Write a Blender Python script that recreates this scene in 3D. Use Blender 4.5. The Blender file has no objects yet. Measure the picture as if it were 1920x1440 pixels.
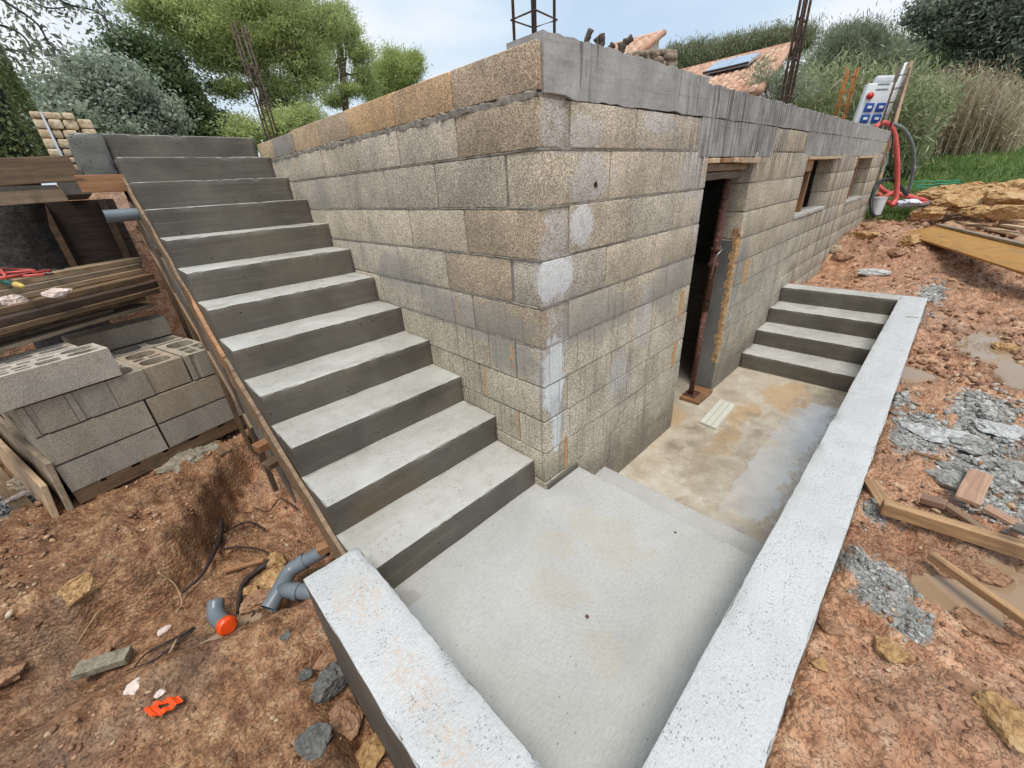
import bpy, math, random
import numpy as np
from mathutils import Vector, Matrix, Euler
random.seed(7); RNG = np.random.default_rng(7)
S = bpy.context.scene; COL = S.collection
# ------------------------------------------------------------------ camera
CAM = np.array([-1.3928, -1.2435, -0.2977]); YAW, PIT, ROL, FPX = 0.8172, -0.4615, -0.0611, 755.17
def basis():
    cy, sy, cp, sp = math.cos(YAW), math.sin(YAW), math.cos(PIT), math.sin(PIT)
    fw = np.array([cy*cp, sy*cp, sp]); r = np.array([sy, -cy, 0.]); u = np.cross(r, fw)
    c, s = math.cos(ROL), math.sin(ROL)
    return fw, c*r+s*u, -s*r+c*u
FW, RT, UP = basis()
cd = bpy.data.cameras.new('camera'); cam = bpy.data.objects.new('camera', cd); COL.objects.link(cam)
cam.matrix_world = Matrix(((RT[0], UP[0], -FW[0], CAM[0]), (RT[1], UP[1], -FW[1], CAM[1]), (RT[2], UP[2], -FW[2], CAM[2]), (0, 0, 0, 1)))
cd.sensor_width = 36; cd.lens = FPX/1920*36; cd.clip_start = .02; cd.clip_end = 2000
S.camera = cam
# ------------------------------------------------------------------ light
SUN_EL, SUN_AZ = 69, 226      # degrees; azimuth of the direction towards the sun, from +x counter-clockwise
w = bpy.data.worlds.new('World'); S.world = w; w.use_nodes = True
nt = w.node_tree; nt.nodes.clear()
out = nt.nodes.new('ShaderNodeOutputWorld'); bg = nt.nodes.new('ShaderNodeBackground'); nt.links.new(bg.outputs[0], out.inputs[0])
sky = nt.nodes.new('ShaderNodeTexSky'); sky.sky_type = 'NISHITA'; sky.sun_disc = False
sky.sun_elevation = math.radians(SUN_EL); sky.sun_rotation = math.radians(90-SUN_AZ); sky.dust_density = 2.0
tc = nt.nodes.new('ShaderNodeTexCoord'); mp = nt.nodes.new('ShaderNodeMapping'); mp.inputs['Scale'].default_value = (1, 1, 2.2)
nt.links.new(tc.outputs['Generated'], mp.inputs[0])
nz = nt.nodes.new('ShaderNodeTexNoise'); nz.inputs['Scale'].default_value = 1.7; nz.inputs['Detail'].default_value = 7; nz.inputs['Roughness'].default_value = .5
nz.inputs['Distortion'].default_value = .35
nt.links.new(mp.outputs[0], nz.inputs['Vector'])
rp = nt.nodes.new('ShaderNodeValToRGB'); nt.links.new(nz.outputs[0], rp.inputs[0])
e = rp.color_ramp.elements; e[0].position = .36; e[0].color = (3.9, 4.95, 6.2, 1); e[1].position = .68; e[1].color = (7.0, 7.1, 7.2, 1)
x_ = rp.color_ramp.elements.new(.52); x_.color = (4.7, 5.6, 6.5, 1)
mx = nt.nodes.new('ShaderNodeMixRGB'); mx.inputs[0].default_value = .88
nt.links.new(sky.outputs[0], mx.inputs[1]); nt.links.new(rp.outputs[0], mx.inputs[2]); nt.links.new(mx.outputs[0], bg.inputs[0])
bg.inputs[1].default_value = .085
sl = bpy.data.lights.new('sun', 'SUN'); sl.energy = 1.5; sl.angle = math.radians(24); sl.color = (1, .96, .9)
so = bpy.data.objects.new('sun', sl); COL.objects.link(so)
sd = Vector((math.cos(math.radians(SUN_EL))*math.cos(math.radians(SUN_AZ)), math.cos(math.radians(SUN_EL))*math.sin(math.radians(SUN_AZ)), math.sin(math.radians(SUN_EL))))
so.rotation_euler = sd.to_track_quat('Z', 'Y').to_euler()
S.view_settings.view_transform = 'Standard'; S.view_settings.look = 'None'; S.view_settings.exposure = .85; S.view_settings.gamma = 1
S.view_settings.use_curve_mapping = False
S.render.engine = 'CYCLES'; S.cycles.max_bounces = 6; S.cycles.transparent_max_bounces = 6
# ------------------------------------------------------------------ pixel helpers (photo pixels -> real places)
def ray(u, v):
    d = FW+(u-960)/FPX*RT-(v-720)/FPX*UP
    return d/np.linalg.norm(d)
def at(u, v, ax, val):
    d = ray(u, v); i = 'xyz'.index(ax); t = (val-CAM[i])/d[i]; return CAM+t*d
def far(u, v, dist):
    d = ray(u, v); return CAM+d*dist/np.linalg.norm(d[:2])
def zat(x, y, v):
    lo, hi = -4., 12.
    for _ in range(50):
        m = (lo+hi)/2; q = np.array([x, y, m])-CAM; vv = 720-FPX*(q@UP)/(q@FW)
        if vv > v: lo = m
        else: hi = m
    return lo
# ------------------------------------------------------------------ numpy noise
def _h(ix, iy, iz, s):
    n = (ix.astype(np.int64)*374761393+iy.astype(np.int64)*668265263+iz.astype(np.int64)*2147483647+s*1274126177) & 0xffffffff
    n = ((n ^ (n >> 13))*1274126177) & 0xffffffff
    n = n ^ (n >> 16)
    return (n & 0xffff)/32767.5-1
def vn(p, s=0):
    p = np.asarray(p, float); f = np.floor(p); t = p-f; t = t*t*(3-2*t); i = f.astype(np.int64); r = 0
    for a in (0, 1):
        for b in (0, 1):
            for c in (0, 1):
                wgt = (t[..., 0] if a else 1-t[..., 0])*(t[..., 1] if b else 1-t[..., 1])*(t[..., 2] if c else 1-t[..., 2])
                r = r+wgt*_h(i[..., 0]+a, i[..., 1]+b, i[..., 2]+c, s)
    return r
def fbm(p, octv=4, s=0, g=.5):
    r = 0; a = 1
    for o in range(octv):
        r = r+a*vn(np.asarray(p)*2**o, s+o*17); a *= g
    return r
def vn2(x, y, s=0, octv=1, g=.5):
    p = np.stack([x, y, np.zeros_like(x)+.37], -1); return fbm(p, octv, s, g)
def worley(x, y, s=0):
    ix, iy = np.floor(x), np.floor(y); best = np.full(x.shape, 9.); idv = np.zeros(x.shape)
    for a in (-1, 0, 1):
        for b in (-1, 0, 1):
            cx, cy = ix+a, iy+b; z0 = np.zeros_like(cx)
            jx = _h(cx, cy, z0, s)*.45+.5+cx; jy = _h(cx, cy, z0, s+5)*.45+.5+cy
            d = np.hypot(x-jx, y-jy); m = d < best; best = np.where(m, d, best); idv = np.where(m, _h(cx, cy, z0, s+9), idv)
    return best, idv
def sm(a, b, x):
    t = np.clip((x-a)/(b-a), 0, 1); return t*t*(3-2*t)
# ------------------------------------------------------------------ materials
class M:
    def __init__(s, name):
        s.m = bpy.data.materials.new(name); s.m.use_nodes = True; s.t = s.m.node_tree; s.b = s.t.nodes['Principled BSDF']; s.h = None
        g = s.t.nodes.new('ShaderNodeNewGeometry'); s.pos = g.outputs['Position']; s.nor = g.outputs['Normal']
        c = s.t.nodes.new('ShaderNodeTexCoord'); s.obj = c.outputs['Object']
        o = s.t.nodes.new('ShaderNodeObjectInfo'); s.orand = o.outputs['Random']; s.ocol = o.outputs['Color']
    def L(s, a, b):
        if isinstance(a, (int, float)): b.default_value = a
        elif isinstance(a, tuple): b.default_value = a if len(a) == 4 or len(b.default_value) == 3 else a+(1,)
        else: s.t.links.new(a, b)
    def map(s, v, sc, loc=(0, 0, 0), rot=(0, 0, 0)):
        n = s.t.nodes.new('ShaderNodeMapping'); s.L(v, n.inputs[0]); n.inputs['Scale'].default_value = sc; n.inputs['Location'].default_value = loc
        n.inputs['Rotation'].default_value = rot; return n.outputs[0]
    def noise(s, v, sc, det=3, rough=.55, dist=0):
        n = s.t.nodes.new('ShaderNodeTexNoise'); s.L(v, n.inputs['Vector']); n.inputs['Scale'].default_value = sc; n.inputs['Detail'].default_value = det
        n.inputs['Roughness'].default_value = rough; n.inputs['Distortion'].default_value = dist; return n.outputs[0]
    def vor(s, v, sc, feat='F1', out='Distance', rand=1):
        n = s.t.nodes.new('ShaderNodeTexVoronoi'); s.L(v, n.inputs['Vector']); n.inputs['Scale'].default_value = sc; n.feature = feat
        n.inputs['Randomness'].default_value = rand; return n.outputs[out]
    def wave(s, v, sc, typ='BANDS', dist=2, det=2, dsc=1, dirn='X'):
        n = s.t.nodes.new('ShaderNodeTexWave'); s.L(v, n.inputs['Vector']); n.inputs['Scale'].default_value = sc; n.wave_type = typ
        n.inputs['Distortion'].default_value = dist; n.inputs['Detail'].default_value = det; n.inputs['Detail Scale'].default_value = dsc
        if typ == 'BANDS': n.bands_direction = dirn
        else: n.rings_direction = 'Z'
        return n.outputs[1]
    def rng(s, v, a, b, c=0, d=1):
        n = s.t.nodes.new('ShaderNodeMapRange'); s.L(v, n.inputs[0])
        for k, x in zip((1, 2, 3, 4), (a, b, c, d)): n.inputs[k].default_value = x
        return n.outputs[0]
    def math(s, op, a, b=0, clamp=False):
        n = s.t.nodes.new('ShaderNodeMath'); n.operation = op; n.use_clamp = clamp; s.L(a, n.inputs[0]); s.L(b, n.inputs[1]); return n.outputs[0]
    def mix(s, f, a, b, mode='MIX'):
        n = s.t.nodes.new('ShaderNodeMixRGB'); n.blend_type = mode; s.L(f, n.inputs[0]); s.L(a, n.inputs[1]); s.L(b, n.inputs[2]); return n.outputs[0]
    def ramp(s, f, *els):
        n = s.t.nodes.new('ShaderNodeValToRGB'); s.L(f, n.inputs[0]); e = n.color_ramp.elements
        while len(e) < len(els): e.new(.5)
        for i, (p, c) in enumerate(els):
            e[i].position = p; e[i].color = (c if isinstance(c, tuple) else (c, c, c))+(1,)
        return n.outputs[0]
    def sep(s, v):
        n = s.t.nodes.new('ShaderNodeSeparateXYZ'); s.L(v, n.inputs[0]); return n.outputs
    def attr(s, name, out='Color'):
        n = s.t.nodes.new('ShaderNodeAttribute'); n.attribute_name = name; return n.outputs[out]
    def blob(s, c, r, wob=.5, wsc=6):
        v = s.map(s.pos, tuple(1/q for q in r), tuple(-a/q for a, q in zip(c, r)))
        n = s.t.nodes.new('ShaderNodeVectorMath'); n.operation = 'LENGTH'; s.L(v, n.inputs[0])
        k = s.math('ADD', n.outputs['Value'], s.rng(s.noise(s.pos, wsc, 4, .7), .3, .7, -wob, wob))
        return s.rng(k, 1.15, .75)
    def crisp(s, c, r, wob=.5, wsc=6):
        v = s.map(s.pos, tuple(1/q for q in r), tuple(-a/q for a, q in zip(c, r)))
        n = s.t.nodes.new('ShaderNodeVectorMath'); n.operation = 'LENGTH'; s.L(v, n.inputs[0])
        k = s.math('ADD', n.outputs['Value'], s.math('ADD', s.rng(s.noise(s.pos, wsc, 3, .6), .3, .7, -wob, wob), s.rng(s.noise(s.pos, 60, 2, .6), .3, .7, -.12, .12)))
        return s.rng(k, 1.04, .92)
    def mx(s, *a):
        r = a[0]
        for q in a[1:]: r = s.math('MAXIMUM', r, q)
        return r
    def bump(s, h, dist, st=1):
        n = s.t.nodes.new('ShaderNodeBump'); s.L(h, n.inputs['Height']); n.inputs['Distance'].default_value = dist; s.L(st, n.inputs['Strength'])
        if s.h: s.L(s.h, n.inputs['Normal'])
        s.h = n.outputs[0]; return s
    def done(s, col, rough=.8, spec=.4, metal=0):
        s.L(col, s.b.inputs['Base Color']); s.L(rough, s.b.inputs['Roughness']); s.L(spec, s.b.inputs['Specular IOR Level']); s.L(metal, s.b.inputs['Metallic'])
        if s.h: s.L(s.h, s.b.inputs['Normal'])
        return s.m
MAT = {}
def flat(name, col, rough=.5, metal=0, var=.25, sc=20):
    m = M(name); n = m.noise(m.obj, sc, 4, .6)
    c = m.mix(m.rng(n, .3, .7), tuple(q*(1-var) for q in col), tuple(min(1, q*(1+var)) for q in col))
    m.bump(n, .002, .5); MAT[name] = m.done(c, rough, .4, metal); return MAT[name]
# -- porous aggregate block
def block_mat(name, old):
    m = M(name); p = m.pos
    if old == 'pallet': p = m.obj
    pore = m.vor(p, 120); cell = m.vor(p, 190, 'F1', 'Color'); fine = m.noise(p, 200, 2, .75)
    big = m.noise(p, 3.2, 4, .6, .5)
    base = m.mix(1, m.ocol, m.ramp(big, (.3, .78), (.7, 1.2)), 'MULTIPLY')
    g = m.math('ADD', m.math('MULTIPLY', fine, .75), m.math('MULTIPLY', m.sep(cell)[0], .25))
    base = m.mix(1, base, m.ramp(g, (.30, .40), (.43, .74), (.55, 1.12), (.68, 1.75)) if old == 'wall' else m.ramp(g, (.30, .62), (.45, .85), (.6, 1.08), (.7, 1.3)), 'MULTIPLY')
    hgt = m.math('ADD', g, m.math('MULTIPLY', pore, .5)); rough = .88
    if old == 'wall':
        X, Y, Z = m.sep(m.pos)[:3]
        W = [((.38, 0, -.30), (.20, .09, .10)), ((.28, 0, -.50), (.10, .09, .10)), ((.08, 0, -.70), (.17, .06, .17)), ((.06, -.0, -1.22), (.085, .08, .22)), ((.12, 0, -1.02), (.10, .05, .14)), ((.13, 0, -1.5), (.06, .05, .17)),
             ((1.45, 0, -.30), (.17, .09, .14)), ((.10, 0, -.09), (.10, .07, .10)), ((.95, 0, -.05), (.22, .07, .06)), ((1.62, 0, -.5), (.06, .1, .2)), ((.75, 0, -1.45), (.12, .06, .18)), ((.12, -.0, -.52), (.10, .06, .12)), ((.25,0,-.12),(.2,.06,.07)), ((1.0,0,-1.15),(.1,.06,.2))]
        wh = m.mx(*[m.blob(c, r, .42, 7) for c, r in W])
        wh = m.math('MULTIPLY', wh, m.rng(m.noise(p, 26, 4, .7), .36, .56, .45, 1)); hot = m.mx(m.crisp((.085, 0, -1.22), (.085, .03, .24), .35, 12), m.crisp((.10, 0, -1.56), (.04, .03, .16), .5, 16), m.math('MULTIPLY', m.crisp((.08, 0, -.71), (.15, .03, .105), .2, 6), .8), m.math('MULTIPLY', m.crisp((.30, 0, -.50), (.09, .03, .09), .2, 6), .6))
        base = m.mix(m.math('MULTIPLY', wh, m.rng(g, .40, .55, .15, .85)), base, (.62, .60, .57))
        base = m.mix(m.math('MULTIPLY', hot, m.rng(g, .36, .46, .45, .95)), base, (.72, .72, .71))
        # cement smears, grey
        Gs = [((.52, 0, -1.0), (.34, .1, .14)), ((0, .42, -.98), (.1, .38, .13)), ((0, 1.05, -.86), (.1, .22, .07)), ((1.5, 0, -.95), (.24, .1, .13)), ((0, 1.35, -.78), (.1, .2, .12)), ((1.25, 0, -.98), (.2, .1, .2)), ((2.72, 0, -1.1), (.12, .2, .5)), ((0, .2, -1.15), (.1, .2, .1)),
              ((0, 2.9, .02), (.1, .18, .12)), ((0, 2.3, -.3), (.1, .12, .1)), ((.3, 0, -.95), (.2, .1, .14)), ((0, .7, -.97), (.1, .3, .1))]
        gs = m.mx(*[m.blob(c, r, .5, 5) for c, r in Gs])
        base = m.mix(m.math('MULTIPLY', gs, .62), base, m.mix(m.noise(p, 12, 4), (.25, .235, .205), (.36, .345, .305)))
        # dark run marks down the courses
        st = m.noise(m.map(p, (26, 26, .9)), 1, 3, .7)
        low = m.rng(Z, -.7, -1.0)
        base = m.mix(m.math('MULTIPLY', m.rng(st, .56, .66), m.math('MULTIPLY', low, .42)), base, (.085, .078, .066))
        hi = m.math('MULTIPLY', m.rng(Z, -.50, -.18), m.math('MULTIPLY', m.rng(X, 1.0, 1.8), m.rng(X, 8, 5)))
        st2 = m.noise(m.map(p, (38, 38, 1.1)), 1, 3, .7)
        base = m.mix(m.math('MULTIPLY', m.rng(st2, .50, .55), m.math('MULTIPLY', hi, .85)), base, (.07, .06, .052))
        far_st = m.math('MULTIPLY', m.rng(X, 3, 5), m.rng(m.noise(m.map(p, (9, 9, .5)), 1, 3, .6), .5, .62))
        base = m.mix(m.math('MULTIPLY', far_st, .55), base, (.13, .12, .105))
        # mottled damp
        base = m.mix(m.math('MULTIPLY', m.rng(m.noise(p, 5, 5, .7), .52, .68), .30), base, (.12, .11, .09))
        damp = m.rng(m.math('ADD', Z, m.rng(m.noise(p, 4, 3), .3, .7, -.15, .15)), -1.85, -2.2)
        base = m.mix(m.math('MULTIPLY', damp, .55), base, (.10, .09, .075))
    else:
        W = m.rng(m.noise(p, 6, 4, .6, .3), .54, .72)
        base = m.mix(m.math('MULTIPLY', W, .35), base, (.40, .38, .35))
        base = m.mix(m.math('MULTIPLY', m.rng(m.noise(m.map(p,(1,1,1),(4,2,1)), 7, 4, .6), .56, .68), .5), base, (.13, .085, .05))
    m.bump(hgt, .0022, .8)
    MAT[name] = m.done(base, rough, .3)
block_mat('block', 'wall'); block_mat('pallet_block', 'pallet')
def mortar_mat():
    m = M('mortar'); p = m.pos; n = m.noise(p, 30, 5, .7); st = m.noise(m.map(p, (26, 26, .9)), 1, 3, .7)
    c = m.ramp(n, (.3, (.12, .105, .085)), (.5, (.29, .26, .215)), (.7, (.40, .37, .32)))
    c = m.mix(m.rng(m.noise(p,3,3),.45,.6,0,.4), c, (.15,.14,.12))
    m.bump(n, .005, 1); MAT['mortar'] = m.done(c, .9, .2)
mortar_mat()
def beam_mat():
    m = M('cast_beam'); p = m.pos; X, Y, Z = m.sep(p)[:3]
    grain = m.noise(m.map(p, (1.6, 1.6, 34)), 1, 5, .62, 1.2); n = m.noise(p, 7, 5, .6)
    c = m.ramp(n, (.3, (.29, .28, .262)), (.5, (.38, .37, .345)), (.7, (.47, .46, .43)))
    c = m.mix(m.rng(grain, .5, .66, 0, .35), c, (.17, .167, .16))
    c = m.mix(m.math('MULTIPLY', m.math('MULTIPLY', m.rng(X, 1.2, 2.0), m.rng(X, 7, 4)), .35), c, (.125, .12, .11))
    st = m.noise(m.map(p, (34, 34, 1.0)), 1, 3, .7)
    msk = m.mx(m.math('MULTIPLY', m.rng(X, .9, 1.7), m.rng(X, 8, 5)), m.math('MULTIPLY', m.rng(m.noise(m.map(p, (5, 5, .3)), 1, 1), .56, .6), .8))
    stb = m.math('MULTIPLY', m.rng(st, .505, .545), m.rng(m.noise(m.map(p, (7, 7, 1.5)), 1, 3, .6), .34, .50)); c = m.mix(m.math('MULTIPLY', stb, m.math('MULTIPLY', msk, .9)), c, (.085, .073, .06))
    lt = m.noise(m.map(p, (28, 28, 1.0), (7, 3, 1)), 1, 2, .7)
    c = m.mix(m.math('MULTIPLY', m.rng(lt, .62, .66), m.math('MULTIPLY', msk, .3)), c, (.46, .44, .40)); c = m.mix(m.rng(m.noise(p, 3.5, 5, .65, .4), .48, .66, 0, .4), c, (.47, .46, .43)); c = m.mix(m.rng(m.noise(p, 70, 4, .7), .5, .68, 0, .35), c, (.16, .155, .145))
    ho = m.vor(p, 14); c = m.mix(m.rng(ho, .07, .045), c, (.05, .048, .045))
    m.bump(grain, .003, .35); m.bump(m.noise(p, 60, 4, .7), .003, .5)
    MAT['cast_beam'] = m.done(c, .75, .35)
beam_mat()
def concrete(name, kind):
    m = M(name); p = m.pos; n = m.noise(p, 2.2, 5, .6, .4); f = m.noise(p, 45, 4, .65)
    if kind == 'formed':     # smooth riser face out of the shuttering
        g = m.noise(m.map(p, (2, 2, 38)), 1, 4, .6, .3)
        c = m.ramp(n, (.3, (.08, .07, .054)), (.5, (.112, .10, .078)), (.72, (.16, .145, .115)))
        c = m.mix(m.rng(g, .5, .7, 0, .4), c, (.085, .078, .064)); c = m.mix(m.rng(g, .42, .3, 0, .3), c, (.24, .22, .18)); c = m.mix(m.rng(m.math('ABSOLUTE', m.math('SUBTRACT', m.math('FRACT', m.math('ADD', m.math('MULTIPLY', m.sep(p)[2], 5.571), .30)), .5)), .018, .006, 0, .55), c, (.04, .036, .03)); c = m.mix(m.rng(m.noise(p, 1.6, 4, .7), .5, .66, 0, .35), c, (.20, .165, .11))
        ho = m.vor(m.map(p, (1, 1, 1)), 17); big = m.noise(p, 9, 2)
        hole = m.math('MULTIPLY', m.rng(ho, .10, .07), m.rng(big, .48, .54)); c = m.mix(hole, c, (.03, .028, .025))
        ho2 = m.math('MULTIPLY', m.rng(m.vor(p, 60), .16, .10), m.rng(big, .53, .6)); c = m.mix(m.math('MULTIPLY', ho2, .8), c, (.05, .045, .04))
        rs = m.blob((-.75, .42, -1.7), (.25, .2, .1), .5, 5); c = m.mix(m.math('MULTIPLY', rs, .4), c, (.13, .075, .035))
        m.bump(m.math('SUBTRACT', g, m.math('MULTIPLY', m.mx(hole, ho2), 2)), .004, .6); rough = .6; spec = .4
    else:
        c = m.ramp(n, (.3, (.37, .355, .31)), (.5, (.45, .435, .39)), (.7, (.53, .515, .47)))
        X, Y, Z = m.sep(p)[:3]
        if kind == 'tread':
            c = m.mix(m.rng(m.noise(p, 13, 4, .7), .50, .68, 0, .35), c, (.30, .275, .225)); c = m.mix(m.rng(m.noise(m.map(p, (2, 9, 3)), 1.5, 5, .7, .6), .52, .68, 0, .35), c, (.34, .31, .25))
            pit = m.math('MULTIPLY', m.rng(m.vor(p, 42), .17, .10), m.rng(m.noise(p, 8, 2), .45, .6))
            c = m.mix(m.math('MULTIPLY', pit, .6), c, (.14, .13, .115))
            m.bump(m.math('SUBTRACT', f, pit), .003, .8)
            wet = m.rng(m.noise(p, 3.5, 3, .6, .5), .50, .62); rough = m.math('ADD', m.math('MULTIPLY', wet, -.34), .60); spec = .45
        elif kind == 'walltop':
            pit = m.math('MULTIPLY', m.rng(m.vor(m.map(p, (1, 1.7, 1)), 75), .30, .14), m.rng(m.noise(p, 14, 3, .7), .46, .6))
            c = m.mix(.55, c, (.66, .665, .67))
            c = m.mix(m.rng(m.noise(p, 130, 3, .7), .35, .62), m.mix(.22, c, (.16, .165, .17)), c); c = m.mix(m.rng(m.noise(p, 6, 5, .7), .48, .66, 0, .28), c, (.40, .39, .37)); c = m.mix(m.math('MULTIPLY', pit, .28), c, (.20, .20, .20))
            rs = m.mx(m.blob((-1.17, -.48, -1.62), (.06, .15, .1), .6, 12), m.blob((-1.16, -.1, -1.62), (.07, .12, .1), .6, 12), m.blob((-1.19, -.72, -1.62), (.05, .1, .1), .6, 14))
            c = m.mix(m.math('MULTIPLY', m.math('MULTIPLY', rs, m.rng(m.noise(p, 60, 3), .42, .66)), .42), c, (.56, .36, .22))
            br = m.noise(m.map(p, (45, 210, 40), (0, 0, 0), (0, 0, .35)), 1, 3, .6)
            m.bump(m.math('SUBTRACT', m.math('ADD', br, m.math('ADD', f, m.noise(p, 110, 3, .7))), pit), .0026, 1); rough = m.math('ADD', m.rng(m.noise(p, 5, 3), .3, .7, 0, .2), .36); spec = .45
        elif kind == 'landing':
            c = m.mix(.35, c, (.50, .50, .48)); c = m.mix(m.rng(m.noise(m.map(p, (26, 120, 30), (0, 0, 0), (0, 0, -.5)), 1.6, 4, .6, .8), .45, .62, 0, .3), c, (.28, .275, .26))
            sw = m.wave(m.map(p, (1, 1, 1), (.05, .35, 0)), 15, 'RINGS', 4, 3, 1.2)
            sw2 = m.noise(m.map(p, (26, 120, 30), (0, 0, 0), (0, 0, -.5)), 1, 4, .6, .8)
            rust = m.mx(m.blob((-.05, -.42, -1.94), (.14, .22, .1), .6, 6), m.blob((-.45, -.45, -1.94), (.10, .14, .1), .6, 7), m.blob((-.55, -.75, -1.94), (.07, .1, .1), .6, 8), m.blob((-.28, -.30, -1.94), (.09, .09, .1), .6, 9))
            c = m.mix(m.math('MULTIPLY', rust, .22), c, (.46, .35, .21))
            dk = m.math('MULTIPLY', m.rng(m.vor(p, 24), .08, .05), .8); c = m.mix(dk, c, (.12, .11, .1))
            pud = m.blob((-.965, -.16, -1.94), (.075, .24, .1), .45, 9)
            rough0 = m.math('ADD', m.rng(m.noise(p, 3, 4), .3, .7, 0, .26), .30)
            rough = m.mix(pud, rough0, (.03, .03, .03)); c = m.mix(m.math('MULTIPLY', pud, .35), c, (.30, .27, .22))
            k = m.math('SUBTRACT', 1, pud)
            m.bump(m.math('ADD', m.math('MULTIPLY', m.math('MULTIPLY', sw, m.rng(m.noise(p, 2.5, 3), .4, .6)), .15), m.math('ADD', sw2, m.math('MULTIPLY', f, .4))), .0036, m.math('MULTIPLY', k, .85)); spec = .45; m.L(pud, m.b.inputs['Coat Weight']); m.b.inputs['Coat IOR'].default_value = 1.8; m.b.inputs['Coat Roughness'].default_value = .03
        elif kind == 'floor':
            c = m.ramp(m.noise(p, 5, 6, .65, .3), (.3, (.38, .31, .22)), (.5, (.52, .44, .33)), (.7, (.64, .58, .48)))
            g1 = m.mx(m.blob((2.3, -.35, -2.31), (.22, .16, .1), .6, 6), m.blob((1.75, -.42, -2.31), (.25, .1, .1), .6, 6), m.blob((2.9,-.6,-2.31),(.35,.2,.1),.6,4), m.blob((1.6,.3,-2.31),(.5,.35,.1),.5,4))
            c = m.mix(m.math('MULTIPLY', g1, .6), c, (.52, .31, .13))
            c = m.mix(m.math('MULTIPLY', m.rng(m.vor(p, 40), .25, .12), m.rng(m.noise(p, 7, 3), .45, .6, 0, .6)), c, (.10, .09, .075))
            pud = m.mx(m.crisp((1.58, -.80, -2.31), (.34, .14, .1), .5, 9), m.crisp((1.2, -.86, -2.31), (.20, .10, .1), .5, 9), m.crisp((2.35, -.86, -2.31), (.5, .10, .1), .6, 9))
            wet = m.mx(m.blob((1.6, -.62, -2.31), (.8, .42, .1), .45, 5), m.blob((2.6, -.85, -2.31), (.9, .2, .1), .5, 6))
            film = m.rng(m.noise(p, 9, 4, .6, .4), .42, .55)
            a = m.math('MULTIPLY', wet, m.rng(film, 0, 1, .45, 1))
            rough = m.mix(pud, m.mix(a, (.38, .38, .38), (.07, .07, .07)), (.015, .015, .015))
            c = m.mix(m.math('MULTIPLY', m.mx(a, pud), .25), c, (.16, .14, .11))
            m.bump(m.math('ADD', f, m.noise(p, 110, 3, .7)), .0038, m.math('SUBTRACT', 1, m.mx(pud, m.math('MULTIPLY', a, .6)))); spec = .9; m.L(m.mx(a, pud), m.b.inputs['Coat Weight']); m.b.inputs['Coat IOR'].default_value = 2.3; m.b.inputs['Coat Roughness'].default_value = .03
        elif kind == 'rough':
            c = m.ramp(n, (.3, (.14, .135, .12)), (.6, (.215, .21, .188)), (.8, (.28, .27, .25)))
            ho = m.math('MULTIPLY', m.rng(m.vor(p, 30), .16, .1), m.rng(m.noise(p, 6, 3), .5, .56)); c = m.mix(ho, c, (.04, .038, .035))
            m.bump(m.math('SUBTRACT', f, ho), .005, .8); rough = .8; spec = .3
    MAT[name] = m.done(c, rough, spec)
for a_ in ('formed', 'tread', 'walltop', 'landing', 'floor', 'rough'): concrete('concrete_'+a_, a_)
def wood(name, light, dark, wet=0., stain=(.05, .045, .04), st=.3):
    m = M(name); v = m.map(m.obj, (1.2, 16, 16)); g = m.noise(v, 2.2, 5, .6, .8); ring = m.wave(m.map(m.obj, (.25, 1, 1)), 14, 'BANDS', 6, 3, 1.5, 'Y')
    r3 = m.math('MULTIPLY', m.orand, 40); n = m.t.nodes.new('ShaderNodeVectorMath'); n.operation = 'ADD'; m.L(m.obj, n.inputs[0]); m.L(r3, n.inputs[1])
    c = m.mix(m.rng(g, .3, .7), dark, light); c = m.mix(m.rng(ring, .5, 1, 0, .35), c, dark)
    c = m.mix(m.rng(m.noise(n.outputs[0], 3.5, 4, .7, .5), .48, .68, 0, st*2), c, stain)
    c = m.mix(1, c, m.ramp(m.orand, (0, .72), (1, 1.2)), 'MULTIPLY')
    kn = m.vor(m.map(n.outputs[0], (2.2, 9, 9)), 1); c = m.mix(m.rng(kn, .13, .08, 0, .7), c, tuple(q*.4 for q in dark))
    m.bump(g, .003, .7); MAT[name] = m.done(c, .7-wet, .4)
wood('wood_orange', (.46, .24, .11), (.27, .125, .055), .15)
wood('wood_brown', (.28, .18, .10), (.13, .08, .045), .15, st=.25)
wood('wood_grey', (.42, .335, .235), (.22, .17, .115), .1)
wood('wood_dark', (.14, .09, .062), (.06, .04, .03), .2)
wood('wood_yellow', (.58, .30, .06), (.44, .21, .04), .15, (.13, .11, .08), .22)
wood('wood_pale', (.66, .50, .33), (.46, .31, .18), .15)
wood('wood_pink', (.52, .32, .21), (.32, .17, .10), .2, (.10, .07, .06), .3)
wood('wood_tan', (.50, .31, .155), (.25, .135, .06), .15, (.09, .06, .04), .35)
wood('wood_ply', (.17, .15, .125), (.10, .085, .07), .1, (.25, .23, .2), .3)
flat('pvc_grey', (.16, .185, .205), .28, 0, .12, 8); flat('pvc_inside', (.05, .055, .06), .6)
flat('orange_tape', (.85, .085, .012), .35, 0, .2, 30); flat('red_hose', (.62, .11, .09), .42, 0, .15)
flat('black_hose', (.02, .022, .024), .4); flat('grey_hose', (.16, .20, .20), .4); flat('white_plastic', (.72, .74, .74), .4, 0, .06)
flat('blue_plastic', (.02, .075, .30), .35, 0, .1); flat('red_knob', (.55, .04, .03), .35); flat('foam', (.52, .31, .15), .9, 0, .5, 45)
flat('white_strap', (.7, .72, .78), .3, 0, .05); flat('plaster', (.62, .58, .50), .9, 0, .08, 3); flat('green_net', (.03, .35, .22), .5)
flat('solar_glass', (.30, .38, .46), .06, 0, .1, 2); flat('dark_metal', (.04, .04, .04), .4, .6); flat('steel', (.35, .34, .33), .35, .9)
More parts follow.
